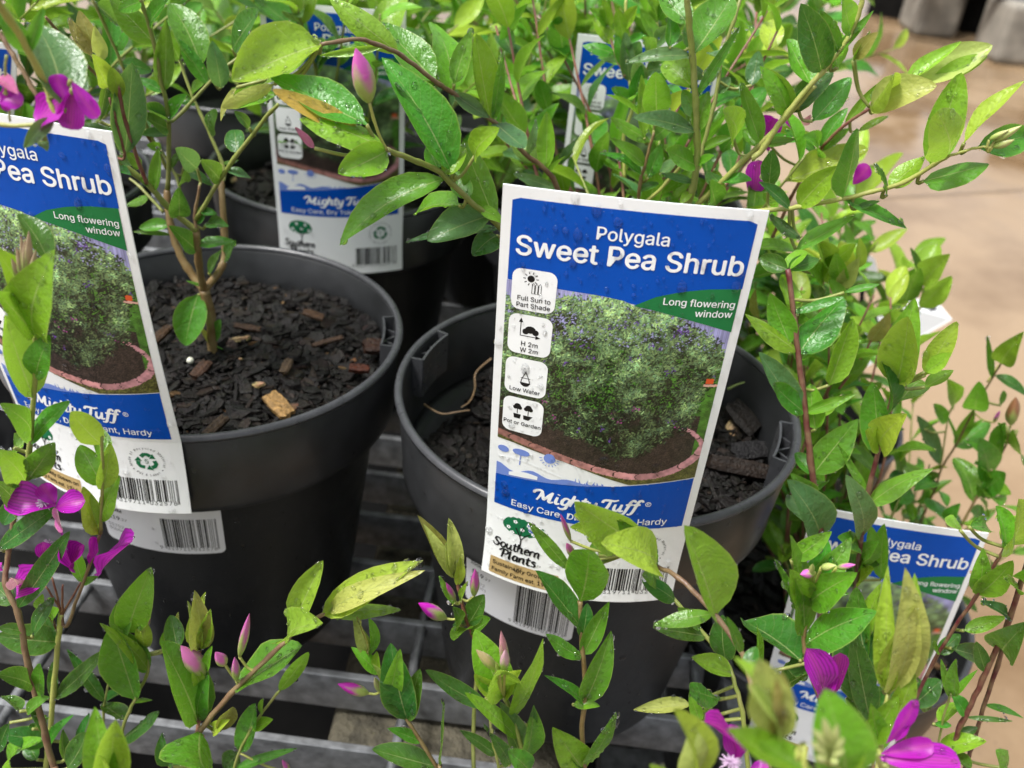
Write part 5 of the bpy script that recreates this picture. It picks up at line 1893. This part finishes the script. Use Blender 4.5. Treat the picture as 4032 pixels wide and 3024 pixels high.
# ---- single straight shoot below it
p = Plant('straight brown stemmed shoot standing before the right pot', 0.225, 34, 0.6); p.crop('e2')
p.stem('1625 1700 1610 1450 1630 1200 1610 900 1600 690', 1.7, 1.4, 'w', 0.215, 0.23, root=True)
p.leaves('''1600 690 1650 390 230 l -.1 broad
1590 840 1340 510 150 d
1640 1000 1770 690 110 m
1620 1270 1780 860 150 m .05
1630 1020 1400 880 90 m
1600 1290 1390 1120 70 m
1560 1290 1715 1300 60 l -.1
1620 1640 1810 1330 90 m
1590 1680 1440 1420 190 l -.1
1610 1660 1500 1480 110 d .1
1600 900 1640 700 90 d .2''')
p.done()

# ---- centre shoot with open cup of leaves
p = Plant('shoot with an open cup of bright leaves and pale buds at bottom centre', 0.21, 35, 0.5); p.crop('e2')
p.stem('1310 1720 1290 1659 1220 1400 1160 1240', 1.7, 1.4, 'g', 0.20, 0.215, root=True); p.stem('1130 1700 1090 1500 1070 1300 1050 1250', 1.0, .9, 'g', 0.225, 0.235, root=True)
p.leaves('''1130 1240 990 850 200 l .1
1240 1360 1385 905 150 l .05
1150 1220 985 1110 110 y -.3
1165 1220 1260 1090 120 y -.3
1160 1230 1120 1090 200 y -.1 broad
1240 1490 930 1220 90 l -.1
1280 1620 1330 1300 140 m .05
1270 1610 1130 1270 150 g .1
1060 1310 700 1090 100 d
1090 1590 900 1440 70 d
1190 1640 1070 1450 90 d
1090 1500 1040 1400 100 d .1
1300 1680 1180 1560 130 m
1310 1400 1330 1290 60 d''')
p.bud(1110, 1085, 995, 970, 62, (0.5, 0.4, 0.2), .205); p.bud(1170, 1090, 1140, 860, 60, (0.55, 0.25, 0.3), .21); p.bud(1160, 1090, 1165, 970, 66, (0.5, 0.3, 0.35), .203); p.bud(1130, 1110, 1110, 1040, 30, (0.35, 0.42, 0.1), .203)
p.done()

# ---- shoot with bronze bud, left of centre
p = Plant('shoot with bronze bud and one magenta bud left of bottom centre', 0.225, 36, 0.5); p.crop('e2')
p.stem('800 1720 770 1659 620 1420 540 1290 480 1210 420 1090 370 1010', 1.5, 1.0, 'w', 0.215, 0.23, root=True)
p.leaves('''580 1395 500 930 190 d .1
590 1390 670 1080 130 d .1
480 1295 555 965 110 l -.15
690 1500 480 1430 70 m
800 1640 810 1265 80 d
740 1670 390 1550 130 d
440 1110 270 955 80 l
430 1080 420 980 60 l
360 1000 280 790 80 k
370 1000 310 780 110 b
390 1000 370 790 80 l
560 1330 470 1290 60 d
460 1180 390 1050 50 k''')
p.bud(370, 1225, 190, 1170, 68, (0.45, 0.02, 0.36)); p.bud(430, 1210, 405, 1130, 40, (0.4, 0.38, 0.2))
p.done()

# ---- shoot left of the central label
p = Plant('shoot with tall bronze buds and pink buds beside the central label', 0.25, 37, 0.6); p.crop('e2')
p.stem('1010 1000 980 900 940 800 900 640 880 540', 1.3, 1.0, 'r', 0.245, 0.25)
p.stem3([ony(*p.F(1010, 1000), 0.245), V((0.0, 0.22, 0.1)), V((0.02, 0.15, 0.03))], 1.3, 1.5, 'g')
p.leaves('''875 560 655 190 100 b .05
870 560 690 240 80 k 0
855 550 835 205 95 k -.05
890 550 860 240 60 b .1
885 545 815 350 110 k -.15
890 600 905 430 60 y
860 700 780 540 40 l
930 700 950 570 40 l
930 830 1045 650 120 d
900 830 860 720 80 d
910 780 860 830 100 d
970 860 1080 790 90 m -.1
960 850 865 920 110 m -.2''')
p.bud(985, 660, 990, 500, 60); p.bud(875, 690, 820, 580, 38); p.bud(820, 790, 660, 700, 80, (0.48, 0.01, 0.40))
p.done()

# ---- left bottom: bud-bearing plant with lime shoot
p = Plant('shrub with fat bronze bud and lime shoot before the left pot', 0.235, 38, 0.9); p.crop('g2')
p.stem('1190 1400 1210 1302 1230 1090 1240 770 1240 560', 1.8, 1.2, 'r', 0.215, 0.235, root=True)
p.stem('1230 1090 1400 880 1600 680 1780 510 1840 440 2060 320', 1.9, 1.2, 'p', 0.22, 0.235)
p.stem('700 1400 760 1070 840 880 920 700 900 560', 1.4, 1.0, 'g', 0.235, 0.25, root=True)
p.stem('1440 1400 1490 1200 1610 990 1740 820', 1.2, .9, 'g', 0.235, 0.245, root=True)
p.stem('600 1400 620 1250 640 1100 650 900 680 760', 1.1, .9, 'g', 0.24, 0.255, root=True)
p.leaves('''840 880 690 420 220 m .05
900 690 620 400 90 l -.1
790 460 940 50 200 l 0
760 500 840 150 130 m .15
880 700 780 460 120 m .1
900 560 890 350 100 y
910 560 850 370 50 l
1060 540 1110 330 90 k
1040 560 1030 440 70 l
1100 560 1060 350 150 d .2
1200 1020 1000 510 250 m 0 broad
1240 1010 1300 720 130 m .1
1220 570 1210 195 150 b -.05
1260 550 1280 205 110 y .1
1250 570 1310 310 90 y -.1
1230 570 1165 260 60 k .05
1240 780 1200 680 80 y
1290 700 1320 540 60 l
1480 840 1880 540 230 m .1
1740 830 1920 580 90 l .15
1790 520 2010 400 190 y -.1 broad
1840 380 2010 10 170 y .1
1370 1070 1450 920 110 b
1330 1080 1430 1000 80 y
1270 1090 1300 1350 400 m -.3 broad
1480 1200 1590 900 130 m .1
1540 1030 1700 1000 80 l
1450 1310 1850 1180 60 m
780 1140 990 950 110 d .1
1050 1290 1010 1080 100 d .1
640 890 415 560 80 d .1
830 890 950 880 30 m
760 1000 640 900 130 d .15
690 900 790 820 110 d .2
1600 950 1640 870 50 l
1500 1210 1390 1300 130 d .1
1240 1300 1080 1220 110 d .15''')
p.crop('e2')
p.leaves('''100 775 660 460 180 y -.05
120 775 690 450 110 k .05
150 780 700 510 120 k -.1
140 785 560 740 90 y .1''')
p.crop('g2')
p.bud(1270, 720, 1125, 540, 120, (0.5, 0.14, 0.34)); p.bud(1400, 660, 1340, 580, 75, (0.5, 0.12, 0.36)); p.bud(1470, 760, 1460, 610, 58, (0.5, 0.12, 0.38)); p.bud(1490, 610, 1552, 340, 60, (0.52, 0.12, 0.38)); p.bud(920, 420, 925, 340, 30); p.bud(1800, 1330, 1755, 1250, 40, (0.5, 0.1, 0.36))
p.done()

# ---- left front plant with magenta flowers
p = Plant('shrub at the left edge with wide magenta flowers and lime shoots', 0.235, 39, 0.6); p.crop('e1')
p.stem('320 1720 300 1659 220 1350 150 1050 100 800 30 640 40 520 80 250', 2.4, 1.5, 'p', 0.215, 0.24, root=True)
p.stem('260 1640 280 1440 310 1100 340 800', 2.0, 1.8, 'y', 0.235, 0.245, root=True)
p.stem('340 800 370 870 460 640 560 350', 1.2, 1.0, 'p', 0.245, 0.24)
p.stem('340 800 290 600', .8, .6, 'r', .245, .245); p.stem('345 800 350 640', .8, .6, 'r', .245, .243); p.stem('350 800 450 625', .8, .6, 'r', .245, .243); p.stem('340 780 255 650', .8, .6, 'r', .245, .243)
p.stem('330 930 280 820 220 710', 1.2, 1.0, 'r', .245, .25)
p.leaves('''310 200 40 150 175 M -.05
310 190 230 80 120 M .05
310 210 475 175 130 M .05
320 220 350 340 110 p 0
540 585 735 400 170 M 0
300 560 90 650 170 M 0
260 500 240 400 90 M .1
420 570 350 345 180 M .05
400 560 470 420 130 M .1
495 530 510 370 60 M 0
100 640 60 600 90 p 0
-20 560 10 530 60 M 0''', y=0.232)
p.tuft(250, 190, 50, 0.232)
p.tuft(270, 420, 40, 0.235)
p.leaves('''-10 440 340 190 115 d -.05
110 770 390 340 110 d -.1
460 630 400 440 80 l -.1
470 640 550 590 40 m
280 850 220 760 70 l
260 780 240 690 70 l''')
p.crop('g2')
p.leaves('''370 520 -20 480 180 d .05
150 450 -10 430 70 d -.1
170 800 -20 720 130 d
260 870 250 650 100 m -.05
170 960 310 860 80 m -.1
350 880 660 560 110 d
310 1130 -10 1090 130 d
330 1170 460 970 70 m
60 1310 280 1125 120 l -.2
280 1100 180 900 60 d .2
330 560 250 300 90 d .2
290 880 330 640 60 d .2
60 300 -40 150 120 d .2
200 480 340 240 90 d .25
60 1020 -10 1200 90 d .1
230 1250 150 1100 110 d .2
420 1302 540 1080 130 d .1
480 1150 560 960 60 d .1
400 1250 390 1060 60 d .2
120 950 20 860 110 d .15
200 1060 300 1000 100 d .2''')
P39 = p
p = Plant('blurred lime leaf pair at the bottom left edge nearest the camera', 0.15, 40, 0.3); p.crop('g2')
p.stem('690 1500 690 1400 680 1300', 1.3, 1.1, 'y', 0.15, 0.15, root=True)
p.leaves('''670 1420 590 920 190 l .1
690 1420 720 1000 210 y -.1
700 1400 640 1250 160 y -.2''')
p.done()

# ---- left shoots standing in front of the left label
p = P39; p.crop('c2')
p.stem('52 1453 70 1400 95 1310 120 1050 130 830 100 650', 1.7, 1.2, 'g', 0.24, 0.235)
p.stem('364 1520 372 1350 370 1170', 1.1, 0.9, 'g', 0.24, 0.235)
p.leaves('''120 1030 20 720 130 y -.05
120 810 200 490 170 l -.05
110 800 -20 640 120 l .05
150 960 180 800 90 m .05
90 690 -20 480 110 l 0
180 540 65 360 85 d .1
100 1170 0 1050 90 m
130 1200 255 1040 70 m
110 1330 200 1190 90 m
90 1340 -10 1220 100 l
360 1200 255 1080 90 y
375 1365 400 1190 70 y
350 1520 300 1350 80 y
370 1480 435 1310 70 l
360 1350 290 1200 90 l .1
380 1250 340 1130 80 l .1
340 1500 330 1380 60 y
60 1450 -20 1330 90 d
90 1400 10 1490 70 d
50 1210 90 1190 80 m .1''')
for a, b, c, d, ww in ((95, 640, 60, 480, 34), (95, 630, 90, 450, 34), (100, 620, 105, 420, 36), (105, 640, 130, 490, 34), (90, 640, 40, 520, 30), (100, 620, 75, 440, 30), (110, 650, 140, 560, 30)):
    p.bud(a, b, c, d, ww, (0.4, 0.3, 0.2), 0.23)
p.done()

# ---- shrubs of the rows behind, grown in space
def back_shrub(label, base, tips, seed, tones='dmmmgll', step=0.012, tip='lly', drop=0.12, leafL=(0.030, 0.046), col='g', flowers=0):
    q = Plant(label, base[1], seed, 0.3)
    q.grow(base, tips, step, leafL, tones, col, 1.6, 0.2, 0.55, drop, tip)
    r = q.r
    for i in range(flowers):
        T_ = V(r.choice(tips))+V((r.gauss(0, .02), -0.01, r.gauss(-0.01, .015)))
        for k in range(3):
            a = r.random()*6.28; d = V((math.cos(a), -.3, math.sin(a))).normalized()
            vs, uv = leaf_verts(T_, T_+d*0.013, 0.010, V((0, -1, .3)), .4, .05, .1, 'petal', r)
            obj('petal', vs, LF, M_PETAL, q.t, True, uv, MAGENTA)
    q.done()
def fan(cx, cy, z0, n, spread, h, seed, yb=0.0):
    r = random.Random(seed)
    return [(cx+spread*math.cos(i*2.399)*math.sqrt((i+.5)/n)+r.gauss(0, .008), cy+yb+spread*.8*math.sin(i*2.399)*math.sqrt((i+.5)/n)+r.gauss(0, .008), z0+h*(1-.35*(i+.5)/n)+r.gauss(0, .015)) for i in range(n)]
back_shrub('dense shrub in the pot behind the left pot', (-0.142, 0.66, 0.165), fan(-0.142, 0.66, 0.165, 19, 0.14, 0.2, 1, 0.03), 51, flowers=2)
back_shrub('dense shrub behind the top edge of the central label', (0.06, 0.655, 0.165), fan(0.06, 0.655, 0.165, 20, 0.14, 0.21, 2, 0.03), 52, col='r')
back_shrub('dense shrub at the far left edge behind the label', (-0.365, 0.58, 0.165), fan(-0.35, 0.56, 0.165, 19, 0.14, 0.21, 3), 53, flowers=1)
back_shrub('shrub of the second row at top left', (-0.27, 0.86, 0.165), fan(-0.27, 0.86, 0.165, 16, 0.15, 0.19, 4), 54, step=.014, drop=0)
back_shrub('shrub of the second row at top centre', (-0.04, 0.87, 0.165), fan(-0.04, 0.87, 0.165, 16, 0.15, 0.19, 5), 55, step=.014, drop=0)
back_shrub('shrub of the second row right of top centre', (0.17, 0.85, 0.165), fan(0.17, 0.85, 0.165, 16, 0.15, 0.19, 6), 56, step=.014, drop=0, tones='ddmmll')
back_shrub('shrub of the third row at top left', (-0.42, 0.95, 0.12), fan(-0.42, 0.98, 0.165, 16, 0.15, 0.18, 7), 57, step=.016, drop=0)
back_shrub('shrub of the third row left of top centre', (-0.16, 1.1, 0.12), fan(-0.16, 1.1, 0.165, 16, 0.15, 0.18, 8), 58, step=.016, drop=0)
back_shrub('shrub of the third row right of top centre', (0.1, 1.1, 0.12), fan(0.1, 1.1, 0.165, 16, 0.15, 0.18, 9), 59, step=.016, drop=0)
back_shrub('lower shrub behind the red stems at the right', (0.235, 0.66, -0.015), fan(0.2, 0.60, 0.0, 17, 0.09, 0.22, 10), 60, step=.013, tones='dddmml', flowers=1)
back_shrub('low shrub filling the lower right pot', (0.212, 0.44, -0.015), fan(0.2, 0.46, -0.01, 8, 0.075, 0.13, 11), 61, step=.014, tones='dddm', tip='ml', leafL=(.018, .028))
back_shrub('short twigs behind the label of the right pot', (0.0426, 0.385, 0.16), [(0.10, 0.42, 0.27), (0.13, 0.43, 0.25), (0.07, 0.46, 0.29), (0.02, 0.46, 0.28), (0.12, 0.40, 0.31), (0.06, 0.44, 0.31)], 62, step=.016, drop=.2)

def box_tips(n, x, y, z, seed):
    r = random.Random(seed)
    return [(r.uniform(*x), r.uniform(*y), r.uniform(*z)) for _ in range(n)]
back_shrub('leafy shoots screening the label above the central label', (0.055, 0.43, 0.165), box_tips(17, (-0.03, 0.14), (0.45, 0.53), (0.25, 0.36), 70), 70, step=.014, leafL=(.022, .034), drop=.35, col='r')
back_shrub('upright leafy shoots at the upper left behind the trunk', (-0.33, 0.52, 0.165), box_tips(13, (-0.37, -0.15), (0.45, 0.56), (0.25, 0.36), 71), 71, step=.015, leafL=(.028, .044), drop=.3)
back_shrub('few shoots in front of the half hidden label', (-0.142, 0.60, 0.165), box_tips(4, (-0.16, -0.09), (0.49, 0.54), (0.31, 0.36), 72), 72, step=.014, leafL=(.026, .04), drop=.3)
back_shrub('bushy shoots between the red stems and the wet floor', (0.212, 0.45, -0.015), box_tips(19, (0.14, 0.22), (0.41, 0.54), (0.08, 0.25), 73), 73, step=.016, leafL=(.024, .038), drop=.3, tones='mmmll', col='r')
back_shrub('low bushy shoots at the right edge beside the lower label', (0.30, 0.50, -0.17), box_tips(8, (0.26, 0.37), (0.44, 0.56), (-0.02, 0.11), 74), 74, step=.018, leafL=(.02, .032), drop=.2, tones='ddmm', tip='ml')
back_shrub('upright leafy shoots at the top centre', (-0.04, 0.66, 0.165), box_tips(8, (-0.06, 0.03), (0.56, 0.66), (0.27, 0.36), 75), 75, step=.014, leafL=(.03, .044), drop=.2, tones='mmllg')

p = Plant('pale upright shoot hiding the label above the central label', 0.47, 76, 0.7); p.crop('c5')
p.stem('480 1300 470 1000 540 760 510 560 480 300 490 -20', 1.5, 1.1, 'y', 0.45, 0.47)
p.stem('540 760 620 560 700 330 720 100', 1.2, .9, 'y', 0.46, 0.475); p.stem('480 560 400 360 330 120', 1.2, .9, 'p', 0.46, 0.475)
p.leaves('''510 600 480 230 110 g
500 500 410 240 100 m
540 760 600 470 110 m
620 620 560 420 120 g
680 450 600 270 120 m
480 330 420 60 100 l
490 200 570 40 90 l
700 280 590 60 90 m
490 330 640 260 70 m
400 400 170 330 90 m
380 330 250 130 100 l
720 330 830 180 110 g
500 480 590 300 110 g
640 520 790 500 110 g
440 480 280 420 90 m
360 200 330 -20 100 l
350 180 220 60 90 l
720 150 800 -20 110 m
700 160 630 -30 90 l
530 740 380 640 100 m
530 720 690 640 90 m''')
p.done()
